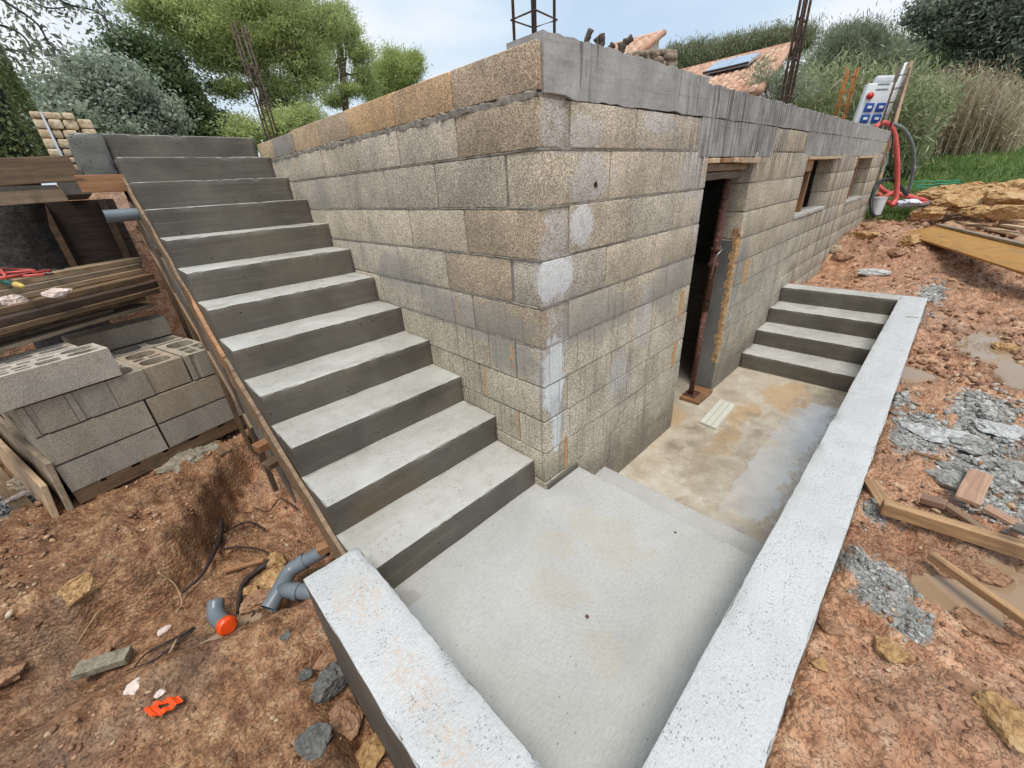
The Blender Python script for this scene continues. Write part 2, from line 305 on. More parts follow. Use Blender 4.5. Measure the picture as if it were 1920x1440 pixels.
flat('white_lump', (.68, .55, .48), .8, 0, .15, 30); flat('pale_board', (.62, .60, .50), .5, 0, .08, 4); flat('root_bark', (.035, .022, .018), .7, 0, .5, 30)
flat('rubber_green', (.01, .10, .07), .4); flat('rope_yellow', (.6, .45, .12), .6); flat('pale_root', (.42, .28, .16), .8, 0, .3, 30); flat('red_bead', (.12, .03, .02), .5)
def rust(name, a, b):
    m = M(name); n = m.noise(m.pos, 25, 5, .7); c = m.ramp(n, (.3, a), (.6, b), (.75, tuple(q*1.6 for q in b)))
    c = m.mix(m.rng(m.noise(m.pos, 60, 3), .6, .68, 0, .6), c, (.45, .40, .36)); m.bump(n, .002, .8); MAT[name] = m.done(c, .7, .35, .1)
rust('rusty_prop', (.045, .02, .015), (.15, .055, .035)); rust('rebar', (.045, .032, .026), (.12, .075, .055))
m_ = M('rebar_orange'); MAT['rebar_orange'] = m_.done(m_.mix(m_.noise(m_.pos, 20), (.30, .10, .03), (.45, .17, .05)), .8, .2)
def stone(name, a, b, c2, sc=9, bmp=.012, rough=.8):
    m = M(name); n = m.noise(m.obj, sc, 6, .68, .4); c = m.ramp(n, (.3, a), (.5, b), (.7, c2))
    k_ = m.noise(m.obj, sc*5, 7, .75); c = m.mix(m.rng(k_, .50, .36, 0, .75), c, tuple(q*.4 for q in a)); c = m.mix(m.rng(k_, .55, .7, 0, .5), c, tuple(min(.8, q*1.25) for q in c2)); m.bump(k_, bmp*.7, 1); MAT[name] = m.done(c, rough, .35)
stone('ochre_stone', (.30, .15, .06), (.50, .30, .13), (.64, .45, .25)); stone('clay_stone', (.22, .11, .06), (.38, .21, .12), (.50, .32, .20))
stone('mortar_lump', (.22, .21, .19), (.35, .34, .31), (.48, .465, .43), 14); stone('pale_stone', (.34, .26, .16), (.48, .38, .26), (.58, .5, .38))
stone('slab_stone', (.20, .17, .12), (.30, .26, .19), (.38, .34, .26)); stone('set_mortar', (.38, .375, .355), (.54, .53, .51), (.66, .65, .63), 12)
stone('bark_dark', (.022, .02, .018), (.06, .053, .048), (.12, .11, .10), 12, .03); stone('pine_bark', (.07, .05, .04), (.14, .10, .08), (.22, .17, .14), 8, .03)
stone('wet_lump', (.095, .093, .085), (.165, .16, .148), (.25, .243, .225), 14)
stone('cut_stone', (.56, .38, .22), (.74, .58, .38), (.82, .72, .54), 7); stone('old_masonry', (.18, .13, .09), (.32, .24, .17), (.42, .34, .26), 5)
m_ = M('roof_tile'); MAT['roof_tile'] = m_.done(m_.mix(1, m_.ramp(m_.orand, (0, (.44, .24, .16)), (.5, (.56, .34, .23)), (1, (.66, .46, .33))), m_.ramp(m_.noise(m_.pos, 6, 4), (.3, .7), (.7, 1.25)), 'MULTIPLY'), .8, .2)
def leaf(name, dark, light, tip=None, rough=.5, sc=.9):
    dark, light = tuple(q*1.25 for q in dark), tuple(q*1.3 for q in light); tip = tuple(min(.7, q*1.3) for q in tip) if tip else None
    m = M(name); a = m.attr('tone', 'Fac'); n = m.noise(m.pos, sc, 3, .6)
    k = m.math('ADD', m.math('MULTIPLY', a, .85), m.rng(n, .3, .7, 0, .30))
    c = m.ramp(k, (.15, dark), (.85, light), (1, tip or light)); MAT[name] = m.done(c, rough, .25)
    tr = m.t.nodes.new('ShaderNodeBsdfTranslucent'); m.L(c, tr.inputs[0]); ms = m.t.nodes.new('ShaderNodeMixShader'); ms.inputs[0].default_value = .42
    ou = m.t.nodes['Material Output']; m.t.links.new(m.b.outputs[0], ms.inputs[1]); m.t.links.new(tr.outputs[0], ms.inputs[2]); m.t.links.new(ms.outputs[0], ou.inputs[0])
leaf('leaf_pine', (.18, .22, .09), (.50, .56, .24), (.60, .64, .34), .6, .8)
leaf('leaf_pine_light', (.18, .22, .075), (.46, .52, .21), (.54, .60, .30), .6, .8)
leaf('leaf_silver', (.11, .14, .10), (.35, .40, .30), (.55, .60, .50), .5, 1.2)
leaf('leaf_dark', (.045, .07, .030), (.14, .19, .085), (.22, .28, .15), .45, 1.2)
leaf('leaf_oak', (.07, .085, .06), (.22, .25, .18), (.40, .44, .36), .4, 1.5)
leaf('leaf_olive', (.13, .15, .095), (.33, .36, .25), (.30, .33, .23), .5, 1.2)
leaf('leaf_hedge', (.13, .14, .08), (.30, .31, .19), (.42, .42, .30), .6, 1.5)
leaf('leaf_ivy', (.08, .10, .036), (.22, .26, .11), (.30, .34, .16), .6, 4)
leaf('leaf_cane', (.14, .17, .08), (.36, .39, .21), (.48, .42, .28), .5, .8)
leaf('dry_cane', (.26, .20, .12), (.58, .49, .33), (.68, .60, .44), .7, .8)
leaf('grass_blade', (.055, .10, .022), (.16, .24, .065), (.30, .34, .13), .6, .7)
leaf('leaf_far', (.10, .14, .05), (.20, .26, .10), (.28, .33, .15), .6, .5)
def ground_mat():
    m = M('clay_ground'); p = m.pos; a = m.sep(m.attr('mix')); wet, grey, grass = a[0], a[1], a[2]
    gx = m.attr('pale', 'Fac')
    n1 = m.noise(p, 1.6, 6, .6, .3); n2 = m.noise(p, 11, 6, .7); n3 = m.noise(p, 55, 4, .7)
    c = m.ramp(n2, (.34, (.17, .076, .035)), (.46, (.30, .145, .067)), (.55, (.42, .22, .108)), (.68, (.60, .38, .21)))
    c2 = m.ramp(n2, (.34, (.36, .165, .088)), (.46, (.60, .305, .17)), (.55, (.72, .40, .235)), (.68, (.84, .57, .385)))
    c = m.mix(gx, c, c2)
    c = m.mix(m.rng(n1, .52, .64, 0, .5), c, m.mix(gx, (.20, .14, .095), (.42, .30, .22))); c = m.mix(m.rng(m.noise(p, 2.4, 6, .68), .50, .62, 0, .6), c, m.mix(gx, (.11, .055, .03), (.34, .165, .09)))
    pe = m.vor(m.map(p, (1, 1, 1.6)), 38, 'F1', 'Color'); pk = m.sep(pe)[0]
    fl_ = m.rng(m.noise(p, 4, 3), .45, .6); c = m.mix(m.math('MULTIPLY', fl_, m.rng(pk, .86, .92, 0, .5)), c, (.50, .34, .19)); c = m.mix(m.rng(m.noise(p, 3.2, 5, .7), .56, .7, 0, .35), c, (.19, .11, .06)); c = m.mix(m.rng(m.math('ABSOLUTE', m.math('SUBTRACT', m.noise(p, 34, 6, .68), .5)), .007, 0, 0, .6), c, (.16, .085, .045)); c = m.mix(m.rng(m.math('ABSOLUTE', m.math('SUBTRACT', m.noise(p, 13, 6, .66), .5)), .0055, 0, 0, .6), c, (.14, .075, .04))
    gcol = m.ramp(n2, (.3, (.24, .235, .215)), (.55, (.40, .39, .36)), (.75, (.58, .565, .53)))
    c = m.mix(m.rng(m.math('ADD', grey, m.rng(m.noise(p, 9, 7, .75), .36, .64, -.32, .32)), .35, .65), c, gcol)
    gc = m.ramp(m.noise(p, 2.5, 5, .7), (.3, (.055, .095, .022)), (.6, (.14, .20, .055)), (.8, (.26, .27, .10)))
    c = m.mix(m.rng(grass, .3, .7), c, gc)
    pc = m.mix(n1, (.25, .155, .085), (.36, .25, .155)); pud = m.rng(wet, .85, .95)
    c = m.mix(pud, c, pc)
    c = m.mix(m.rng(wet, .45, .8, 0, .55), c, m.mix(gx, (.085, .05, .03), (.24, .135, .08)))
    c = m.mix(pud, c, pc)
    damp = m.rng(m.math('ADD', wet, m.rng(n1, .3, .7, -.2, .3)), 0, .9)
    r = m.mix(damp, (.55, .55, .55), (.24, .24, .24)); r = m.mix(m.rng(grass,.3,.7), r, (.9,.9,.9)); r = m.mix(pud, r, (.03, .03, .03))
    k = m.math('SUBTRACT', 1, pud)
    crk = m.math('ABSOLUTE', m.math('SUBTRACT', m.noise(p, 34, 6, .68), .5)); n4 = m.noise(p, 34, 6, .66); vv = m.vor(p, 55)
    m.bump(m.math('ADD', m.math('MULTIPLY', m.rng(crk, 0, .014), .22), m.math('ADD', n4, m.math('MULTIPLY', vv, -.5))), .019, k)
    MAT['clay_ground'] = m.done(c, r, .5)
ground_mat()
def clod_mat(name, grey=0):
    m = M(name); a = m.attr('tone', 'Fac'); n = m.noise(m.pos, 60, 4, .7)
    if grey: c = m.ramp(a, (0, (.22, .21, .19)), (.6, (.36, .35, .32)), (1, (.52, .51, .48)))
    else: c = m.ramp(a, (0, (.13, .06, .03)), (.55, (.31, .165, .088)), (.88, (.46, .28, .165)), (.97, (.48, .34, .21)), (1, (.60, .48, .34)))
    c = m.mix(1, c, m.ramp(n, (.3, .65), (.7, 1.25)), 'MULTIPLY'); m.bump(n, .006, .8); MAT[name] = m.done(c, .5, .4)
clod_mat('clods'); clod_mat('mortar_crumbs', 1); MAT['mortar_crumbs'].node_tree.nodes['Principled BSDF'].inputs['Roughness'].default_value = .8
# ------------------------------------------------------------------ objects
def link(name, me, mats, parent=None, loc=None, rot=None, smooth=False):
    o = bpy.data.objects.new(name, me); COL.objects.link(o)
    for q in (mats if isinstance(mats, (list, tuple)) else [mats]): me.materials.append(MAT[q])
    if parent is not None: o.parent = parent
    if loc is not None: o.location = loc
    if rot is not None: o.rotation_euler = rot
    if smooth: me.polygons.foreach_set('use_smooth', [True]*len(me.polygons))
    return o
def tag(o, label=None, cat=None, group=None, kind=None):
    if label: o['label'] = label
    if cat: o['category'] = cat
    if group: o['group'] = group
    if kind: o['kind'] = kind
    return o
def empty(name, loc=(0, 0, 0), rz=0, **k):
    o = bpy.data.objects.new(name, None); COL.objects.link(o); o.location = loc; o.rotation_euler = (0, 0, rz); o.empty_display_size = .1
    return tag(o, **k)
def mesh(vs, fs, name='m'):
    me = bpy.data.meshes.new(name); me.from_pydata([tuple(map(float, v)) for v in vs], [], fs); me.update(); return me
class B:
    def __init__(s): s.v = []; s.f = []; s.mi = []
    def add(s, vs, fs, mi=0):
        n = len(s.v); s.v += [tuple(v) for v in vs]; s.f += [tuple(i+n for i in f) for f in fs]; s.mi += [mi]*len(fs)
    def box(s, x0, x1, y0, y1, z0, z1, M4=None, mi=0):
        vs = [(x, y, z) for x in (x0, x1) for y in (y0, y1) for z in (z0, z1)]
        if M4 is not None: vs = [tuple(M4 @ Vector(v)) for v in vs]
        s.add(vs, [(0, 1, 3, 2), (4, 6, 7, 5), (0, 4, 5, 1), (2, 3, 7, 6), (0, 2, 6, 4), (1, 5, 7, 3)], mi)
    def tube(s, pts, r, n=8, mi=0, cap=True, wob=0):
        pts = [Vector(p) for p in pts]; rs = r if isinstance(r, (list, tuple)) else [r]*len(pts); vs = []; prev = None
        for i, p in enumerate(pts):
            d = (pts[min(i+1, len(pts)-1)]-pts[max(i-1, 0)]).normalized()
            if prev is None:
                a = Vector((0, 0, 1)) if abs(d.z) < .9 else Vector((1, 0, 0)); prev = d.cross(a).normalized()
            prev = (prev-d*prev.dot(d)).normalized(); b = d.cross(prev)
            for k in range(n):
                t = 2*math.pi*k/n; rr = rs[i]*(1+wob*random.uniform(-1, 1)); vs.append(p+(prev*math.cos(t)+b*math.sin(t))*rr)
        fs = [(i*n+k, i*n+(k+1) % n, (i+1)*n+(k+1) % n, (i+1)*n+k) for i in range(len(pts)-1) for k in range(n)]
        if cap: fs += [tuple(range(n))[::-1], tuple((len(pts)-1)*n+k for k in range(n))]
        s.add(vs, fs, mi)
    def build(s, name, mats, parent=None, smooth=False, **k):
        me = mesh(s.v, s.f, name); o = link(name, me, mats, parent, smooth=smooth, **k)
        if any(s.mi): me.polygons.foreach_set('material_index', s.mi)
        return o
def curve(pts, n=6):
    P = [Vector(p) for p in pts]; P = [P[0]*2-P[1]]+P+[P[-1]*2-P[-2]]; o = []
    for i in range(1, len(P)-2):
        for k in range(n):
            t = k/n; a, b, c, d = P[i-1:i+3]
            o.append(.5*((2*b)+(c-a)*t+(2*a-5*b+4*c-d)*t*t+(-a+3*b-3*c+d)*t**3))
    o.append(P[-2]); return o
def lattice(L, r, res):
    if r <= 0: n = max(1, int(round(L/res))) if res else 1; return [L*i/n for i in range(n+1)]
    r = min(r, L*.3); inner = L-2*r; n = max(1, int(round(inner/res))) if res else 1
    return [0, r*.35]+[r+inner*i/n for i in range(n+1)]+[L-r*.35, L]
def rbox(x0, x1, y0, y1, z0, z1, r=.005, res=None, amp=0, nsc=12, seed=0, topmat=False, org=(0, 0, 0), edge=0, name='m', noround=()):
    """rounded, slightly uneven box; org is subtracted so that the object can stand at org"""
    A = [lattice(x1-x0, 0 if 'x' in noround else r, res), lattice(y1-y0, 0 if 'y' in noround else r, res), lattice(z1-z0, 0 if 'z' in noround else r, res)]; n = [len(a)-1 for a in A]; idx = {}; V = []
    def vid(i, j, k):
        q = (i, j, k)
        if q not in idx: idx[q] = len(V); V.append((A[0][i]+x0, A[1][j]+y0, A[2][k]+z0))
        return idx[q]
    F = []
    for k in (0, n[2]):
        for i in range(n[0]):
            for j in range(n[1]):
                f = [vid(i, j, k), vid(i+1, j, k), vid(i+1, j+1, k), vid(i, j+1, k)]; F.append(f if k else f[::-1])
    for j in (0, n[1]):
        for i in range(n[0]):
            for k in range(n[2]):
                f = [vid(i, j, k), vid(i+1, j, k), vid(i+1, j, k+1), vid(i, j, k+1)]; F.append(f[::-1] if j else f)
    for i in (0, n[0]):
        for j in range(n[1]):
            for k in range(n[2]):
                f = [vid(i, j, k), vid(i, j+1, k), vid(i, j+1, k+1), vid(i, j, k+1)]; F.append(f if i else f[::-1])
    V = np.array(V); lo = np.array([x0, y0, z0]); hi = np.array([x1, y1, z1])
    rr = np.array([0 if c in noround else min(r, (b-a)*.3) for c, a, b in zip('xyz', lo, hi)])
    inn = np.clip(V, lo+rr, hi-rr); d = V-inn; ln = np.linalg.norm(d/np.maximum(rr, 1e-9), axis=1)
    m = ln > 1.0001; dd = d.copy(); dd[m] = d[m]/ln[m][:, None]
    V2 = inn+dd
    if amp:
        nn = np.stack([fbm(V*nsc+seed*3.1, 3, 5), fbm(V*nsc+seed*3.1+50, 3, 9), fbm(V*nsc+seed*3.1+90, 3, 13)], -1)
        V2 = V2+nn*amp
    if edge:     # chipped arrises
        c = np.maximum(0, fbm(V*28+seed, 2, 31))[:, None]; V2 = np.where(m[:, None], V2-np.sign(d)*c*edge, V2)
    V2 = V2-np.array(org); me = mesh(V2, F, name)
    me.polygons.foreach_set('use_smooth', [True]*len(F))
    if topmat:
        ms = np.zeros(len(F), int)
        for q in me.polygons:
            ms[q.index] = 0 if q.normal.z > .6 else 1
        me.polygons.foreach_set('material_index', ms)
    return me
def bmake(name, mats, parent=None, **k):
    return link(name, rbox(name=name, **k), mats, parent)
# ------------------------------------------------------------------ the setting: ground
ZF, ZL, ZW = -2.318, -1.939, -1.622
SY, ST, SR, SX = .087, .3145, .1795, -1.064
def ground_h(x, y, fine=True):
    x = np.asarray(x, float); y = np.asarray(y, float)
    # left bank, trench, near bank
    edge = np.interp(x, [-6, -2.9, -2.36, -2.11, -1.86, -1.66, -1.49, -1.32, -1.13, -.8], [1.9, 1.62, 1.46, 1.38, 1.35, 1.41, 1.66, 2.03, 2.24, 2.5])+.05*vn2(x*3.3, y*0+1, 3)
    left = -2.03+.05*vn2(x*.9, y*.9, 4, 3)
    tr = -2.36+.03*vn2(x*3, y*3, 6, 2)
    near = -2.13+.06*vn2(x*1.3, y*1.3, 8, 3)-.20*sm(-1.45, -1.30, x)*sm(.35, .0, y)
    e2 = np.interp(x, [-6, -2.5, -2.1, -1.8, -1.6, -1.3], [1.0, .84, .74, .66, .58, .52])+.04*vn2(x*3, y*0, 9)
    zl = near+(tr-near)*sm(e2-.06, e2+.30, y)
    zl = zl+(left-zl)*sm(edge-.13, edge+.03, y+.03*vn2(x*7, y*0+3, 19, 2))
    zl = zl-.22*sm(-2.2, -3.3, x)*sm(1.3, .2, y)*0
    up = -.05+.012*np.maximum(y-6, 0)
    zl = zl+(up-zl)*sm(5.6, 6.2, y+.0*x)
    # right side
    zr = -1.77+.10*sm(2.5, 4.6, x)+.04*vn2(x*.8, y*.8, 12, 3)
    zr = zr-.16*sm(4.6, 5.6, x)*sm(-1.0, -.2, y)*sm(7.2, 6.3, x)
    zr = zr+.28*sm(6.2, 8.2, x)
    zr = zr+.14*sm(10, 15, x)+1.12*sm(12.5, 21, x)
    hump = .40*np.exp(-(((x-11.4)/1.6)**2+((y+2.0)/.75)**2)); zr = zr+hump
    zr = zr-.10*np.exp(-(((x-.42)/.22)**2+((y+1.72)/.16)**2))
    t = sm(-1.9, -1.3, x-y*0)*sm(.6, -.2, y-(x > 4)*100*0)*sm(-1.15, -1.32, y)+sm(4.6, 4.7, x)
    t = np.clip(t, 0, 1)
    z = zl*(1-t)+zr*t
    z = np.where((x > 9.9) & (y > 0), zr, z)
    z = z+np.where(y > 8, (up-z)*sm(8, 14, y), 0)
    dst = np.hypot(x-CAM[0], y-CAM[1]); nf = 1
    if fine:
        a = np.where(x < -1.1, 1.0, 1.0)
        w1, i1 = worley(x*7+.6*vn2(x*5, y*5, 44), y*7+.6*vn2(x*5+9, y*5, 45), 3); w2, i2 = worley(x*17, y*17, 8)
        wa, ia = worley(x*3.1, y*3.1, 33)
        rub = .35+.65*sm(-.3, .4, vn2(x*1.7, y*1.7, 21, 2))
        rdg = 1-np.abs(vn2(x*6, y*6, 24, 4, .6)); z = z+.034*vn2(x*3.4, y*3.4, 22, 3)+rub*(.018*(.55-w1)*(1+.8*i1)+.010*(.5-w2)*(1+i2)+.034*vn2(x*14, y*14, 26, 3, .6)+.046*(rdg-.7))+.010*vn2(x*15, y*15, 27, 2, .6)-.016*np.clip(.10-np.abs(vn2(x*8, y*8, 28, 3)), 0, .1)*10*rub+.045*np.maximum(0, ia)*np.clip(.5-wa, 0, 1)*2*rub
        st = np.clip(sm(edge-.25, edge-.05, y)*sm(edge+.15, edge+.0, y)*3, 0, 1)*(x < -1)
        z = z+.05*st*vn2(x*11, y*7, 29, 3)
        gr = sm(11, 14, x); z = z*(1)+gr*0
    # puddles are level
    for cx, cy, rx, ry, zz in PUD:
        k = np.hypot((x-cx)/rx, (y-cy)/ry)+.22*vn2(x*9, y*9, 51, 2)
        z = z+(zz-z)*sm(1.25, .85, k)
    return z
def gp(u, v, z):
    q = at(u, v, 'z', z); return q[0], q[1]
PUD = []
for (u, v, rx, ry, zz) in [(1790, 1125, .10, .12, -1.80), (1890, 1100, .12, .12, -1.80), (1705, 700, .17, .13, -1.74), (1850, 650, .40, .16, -1.72), (1900, 700, .3, .10, -1.74), (1870, 770, .16, .07, -1.74), (430, 1190, .16, .07, -2.37), (500, 1180, .10, .05, -2.36), (60, 960, .5, .10, -2.10)]:
    PUD.append((*gp(u, v, zz), rx, ry, zz))
def axis_pts(segs):
    o = [segs[0][0]]
    for a, b, st in segs:
        n = max(1, int(round((b-a)/st))); o += [a+(b-a)*(i+1)/n for i in range(n)]
    return np.array(o)
gx_ = axis_pts([(-60, -20, 8), (-20, -8, 1.5), (-8, -4.2, .2), (-4.2, -2.6, .035), (-2.6, 2.2, .0165), (2.2, 5.5, .024), (5.5, 12.5, .04), (12.5, 16, .12), (16, 34, .5), (34, 120, 8)])
gy_ = axis_pts([(-60, -20, 8), (-20, -6, 1), (-6, -3.4, .08), (-3.4, -2.4, .03), (-2.4, 1.6, .0165), (1.6, 3.2, .03), (3.2, 6, .07), (6, 14, .4), (14, 40, 2), (40, 140, 12)])
GX, GY = np.meshgrid(gx_, gy_, indexing='ij')
GZ = ground_h(GX, GY)
sink = ((GX > .10) & (GX < 9.6) & (GY > .06) & (GY < 7.8)) | ((GX > -1.20) & (GX < 4.58) & (GY > -1.22) & (GY < .2)) | ((GX > -.55) & (GX < .2) & (GY > .1) & (GY < 4.2))
GZ = np.where(sink, -3.0, GZ)
nx, ny = GX.shape; V = np.stack([GX, GY, GZ], -1).reshape(-1, 3)
ii = (np.arange(nx-1)[:, None]*ny+np.arange(ny-1)[None, :]).reshape(-1); F = np.stack([ii, ii+ny, ii+ny+1, ii+1], -1)
def np_mesh(name, V, F):
    me = bpy.data.meshes.new(name); k = F.shape[1]; me.vertices.add(len(V)); me.vertices.foreach_set('co', V.astype(np.float32).ravel())
    me.loops.add(F.size); me.loops.foreach_set('vertex_index', F.astype(np.int32).ravel()); me.polygons.add(len(F))
    me.polygons.foreach_set('loop_start', np.arange(0, F.size, k, dtype=np.int32)); me.polygons.foreach_set('loop_total', np.full(len(F), k, np.int32))
    me.update(calc_edges=True); return me
def fattr(me, name, vals):
    a = me.attributes.new(name, 'FLOAT', 'POINT'); a.data.foreach_set('value', vals.astype(np.float32).ravel())
gme = np_mesh('ground', V, F)
wet = .25+.35*vn2(GX*.8, GY*.8, 61, 3)
for cx, cy, rx, ry, zz in PUD:
    k = np.hypot((GX-cx)/rx, (GY-cy)/ry)+.22*vn2(GX*9, GY*9, 51, 2); wet = np.maximum(wet, np.where(k < 1.0, 1, 0)); wet = np.maximum(wet, .8*sm(1.7, 1.0, k))
GREY = [(1720, 800, .32, .12, -1.75), (1850, 860, .5, .16, -1.75), (1640, 1080, .085, .13, -1.76), (1660, 1130, .07, .10, -1.76), (1700, 1190, .06, .05, -1.76), (1750, 545, .5, .10, -1.66), (1700, 600, .3, .12, -1.7), (1850, 780, .4, .14, -1.75), (1880, 940, .25, .14, -1.75), (1680, 740, .2, .07, -1.75), (80, 920, .4, .2, -2.05), (1640, 960, .06, .06, -1.76)]
grey = np.zeros_like(GX)
for u, v, rx, ry, zz in GREY:
    cx, cy = gp(u, v, zz); k = np.hypot((GX-cx)/rx, (GY-cy)/ry)+.3*vn2(GX*7, GY*7, 71, 3); grey = np.maximum(grey, .85*sm(1.5, .45, k))
grass = np.where(GX > 10, sm(11.2, 13.0, GX+.8*vn2(GX, GY, 81, 2)+.9*GY*0+1.2*sm(-.5, .5, GY)), 0); grass = np.maximum(grass, sm(8, 9.5, GY))
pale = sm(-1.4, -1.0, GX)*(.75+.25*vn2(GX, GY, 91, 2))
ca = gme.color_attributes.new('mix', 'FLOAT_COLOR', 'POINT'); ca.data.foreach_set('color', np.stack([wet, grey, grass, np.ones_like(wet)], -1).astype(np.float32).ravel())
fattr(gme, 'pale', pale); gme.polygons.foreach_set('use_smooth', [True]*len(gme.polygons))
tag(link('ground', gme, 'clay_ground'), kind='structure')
def gh(x, y): return float(ground_h(np.array([x]), np.array([y]))[0])
def atg(u, v, lift=0):
    d = ray(u, v); a, b = .6, 40.
    for n in (160, 40, 12):
        t = np.linspace(a, b, n) if n < 100 else .6*(40/.6)**np.linspace(0, 1, n)
        p = CAM[None]+d[None]*t[:, None]; bel = p[:, 2] < ground_h(p[:, 0], p[:, 1], False)+lift
        k = int(np.argmax(bel)) if bel.any() else n-1
        a, b = t[max(0, k-1)], t[k]
    q = CAM+d*b; q[2] = max(q[2], float(ground_h(q[:1], q[1:2])[0])+lift); return q
# ------------------------------------------------------------------ crumbs and stones scattered over the ground (nobody could count them)
ICO_V = np.array([(0, 0, 1), (.894, 0, .447), (.276, .851, .447), (-.724, .526, .447), (-.724, -.526, .447), (.276, -.851, .447), (.724, .526, -.447), (-.276, .851, -.447), (-.894, 0, -.447), (-.276, -.851, -.447), (.724, -.526, -.447), (0, 0, -1)])
ICO_F = np.array([(0, 1, 2), (0, 2, 3), (0, 3, 4), (0, 4, 5), (0, 5, 1), (1, 6, 2), (2, 7, 3), (3, 8, 4), (4, 9, 5), (5, 10, 1), (2, 6, 7), (3, 7, 8), (4, 8, 9), (5, 9, 10), (1, 10, 6), (6, 11, 7), (7, 11, 8), (8, 11, 9), (9, 11, 10), (10, 11, 6)])
def scatter(name, pts, sizes, mat, tone=None):
    n = len(pts); R = RNG.normal(size=(n, 3, 3)); Q = np.linalg.qr(R)[0]
    sc = sizes[:, None]*RNG.uniform(.55, 1.25, (n, 3))*np.array([1.15, 1, .75])
    v = ICO_V[None]*RNG.uniform(.72, 1.25, (n, 12, 1)); v = v*sc[:, None, :]; v = np.einsum('nij,nkj->nki', Q, v); v[:, :, 2] *= .7
    V = (v+pts[:, None, :]).reshape(-1, 3); F = (ICO_F[None]+12*np.arange(n)[:, None, None]).reshape(-1, 3)
    me = np_mesh(name, V, F); fattr(me, 'tone', np.repeat(RNG.uniform(0, 1, n) if tone is None else tone, 12))
    return link(name, me, mat, smooth='mortar' in name)
def clod_points(n, x0, x1, y0, y1, mask=None, s0=.003, s1=.018, pw=3):
    x = RNG.uniform(x0, x1, n); y = RNG.uniform(y0, y1, n)
    ok = ~(((x > -1.3) & (x < 4.68) & (y > -1.32) & (y < .1)) | ((x > -1.0) & (x < 9.8) & (y > .0)))
    d = np.hypot(x-CAM[0], y-CAM[1])
    if mask is not None: ok &= mask(x, y)
    ok &= vn2(x*2.5, y*2.5, 5, 2) > RNG.uniform(-.3, .9, n)
    for cx, cy, rx, ry, zz in PUD: ok &= np.hypot((x-cx)/rx, (y-cy)/ry) > .9
    x, y, d = x[ok], y[ok], d[ok]; s = (s0+(s1-s0)*RNG.uniform(0, 1, len(x))**pw)*np.clip(d/2.2, .7, 2.2)
    return np.stack([x, y, ground_h(x, y)+s*.25], -1), s
P1, s1 = clod_points(15000, -3.6, -1.05, -1.6, 2.6); P2, s2 = clod_points(10000, -.6, 4.6, -2.6, -1.33); P3, s3 = clod_points(9000, 4.4, 13, -4.5, 0, None, .003, .010)
o = scatter('clay_clods', np.concatenate([P1, P2, P3]), np.concatenate([s1, s2, s3]), 'clods'); tag(o, 'small reddish clay clods and pebbles strewn over the muddy ground', 'pebbles', kind='stuff')
pg, sg = [], []
for u, v, rx, ry, zz in GREY:
    cx, cy = gp(u, v, zz); n = int(1700*min(1, rx*ry*18)); t = RNG.uniform(0, 6.283, n); r = np.abs(RNG.normal(0, .62, n)); x = cx+rx*r*np.cos(t); y = cy+ry*r*np.sin(t)
    ok = ~((x > -1.3) & (x < 4.68) & (y > -1.32) & (y < .1)); x, y = x[ok], y[ok]; s = .003+.014*RNG.uniform(0, 1, len(x))**3; s = s*np.clip(np.hypot(x-CAM[0], y-CAM[1])/2.4, .7, 2)
    pg.append(np.stack([x, y, ground_h(x, y)+s*.05], -1)); sg.append(s)
o = scatter('mortar_crumbs', np.concatenate(pg), np.concatenate(sg), 'mortar_crumbs'); tag(o, 'grey wet concrete spill crumbs lying in patches beside the walls', 'concrete spill', kind='stuff')
# ------------------------------------------------------------------ the block building
bld = empty('block_building', (0, 0, ZF), label='unfinished grey concrete block building with a dark doorway and two window openings', cat='building')
def W2(p): return (p[0], p[1], p[2]-ZF)
OPEN = [(1.68, 2.56, ZF, -.215), (4.22, 5.60, -.80, -.215), (7.12, 8.52, -.84, -.215)]
ROWS = [0, -.18, -.40, -.62, -.84, -1.045, -1.26, -1.475, -1.68, -1.89, -2.10, -2.318]
TINTS = [(.45, .395, .31), (.435, .39, .315), (.455, .395, .305), (.43, .39, .32), (.45, .40, .325), (.465, .405, .315)]
def blk(x0, x1, y0, y1, z0, z1, tint=None, grooves=None, face=None):
    j = lambda a: random.uniform(-a, a)
    k = .0045; dx = j(.0022); dz = j(.0018)
    if grooves and (x1-x0 > .2 or y1-y0 > .2):
        L = (x1-x0) if face == 'r' else (y1-y0); P = [(0, 0)]
        for g in sorted(grooves):
            if .02 < g < L-.03: P += [(g, 0), (g+.0015, .008), (g+.0065, .008), (g+.008, 0)]
        P += [(L, 0), (L, .19), (0, .19)]
        n = len(P); zz = (z0+k, z1-k); vs = []
        for z in zz:
            for a, b in P:
                vs.append((x0+a, y0+b+dx, z) if face == 'r' else (x0+b+dx, y0+a, z))
        fs = [(i, (i+1) % n, n+(i+1) % n, n+i) for i in range(n)]+[tuple(range(n))[::-1], tuple(range(n, 2*n))]
        if face != 'r': fs = [f[::-1] for f in fs]
        me = mesh([W2(v) for v in vs], fs, 'concrete_block'); o = link('concrete_block', me, 'block', bld)
    else:
        ky = k if face == 'l' else 0; kx = k if face == 'r' else 0
        me = rbox(x0+kx, x1-kx, y0+ky, y1-ky, z0+k, z1-k, r=.006, amp=.0012, nsc=9, seed=random.random()*50, org=(0, 0, ZF), name='concrete_block')
        o = link('concrete_block', me, 'block', bld); o.location = (dx if face == 'l' else 0, dx if face == 'r' else 0, 0)
    t = tint or random.choice(TINTS); f = random.uniform(.96, 1.05); o.color = (t[0]*f*1.10, t[1]*f*1.06, t[2]*f*1.03, 1); return o
def stair_z(y): return ZL+SR*math.floor((y-SY)/ST+1) if y > SY else ZL
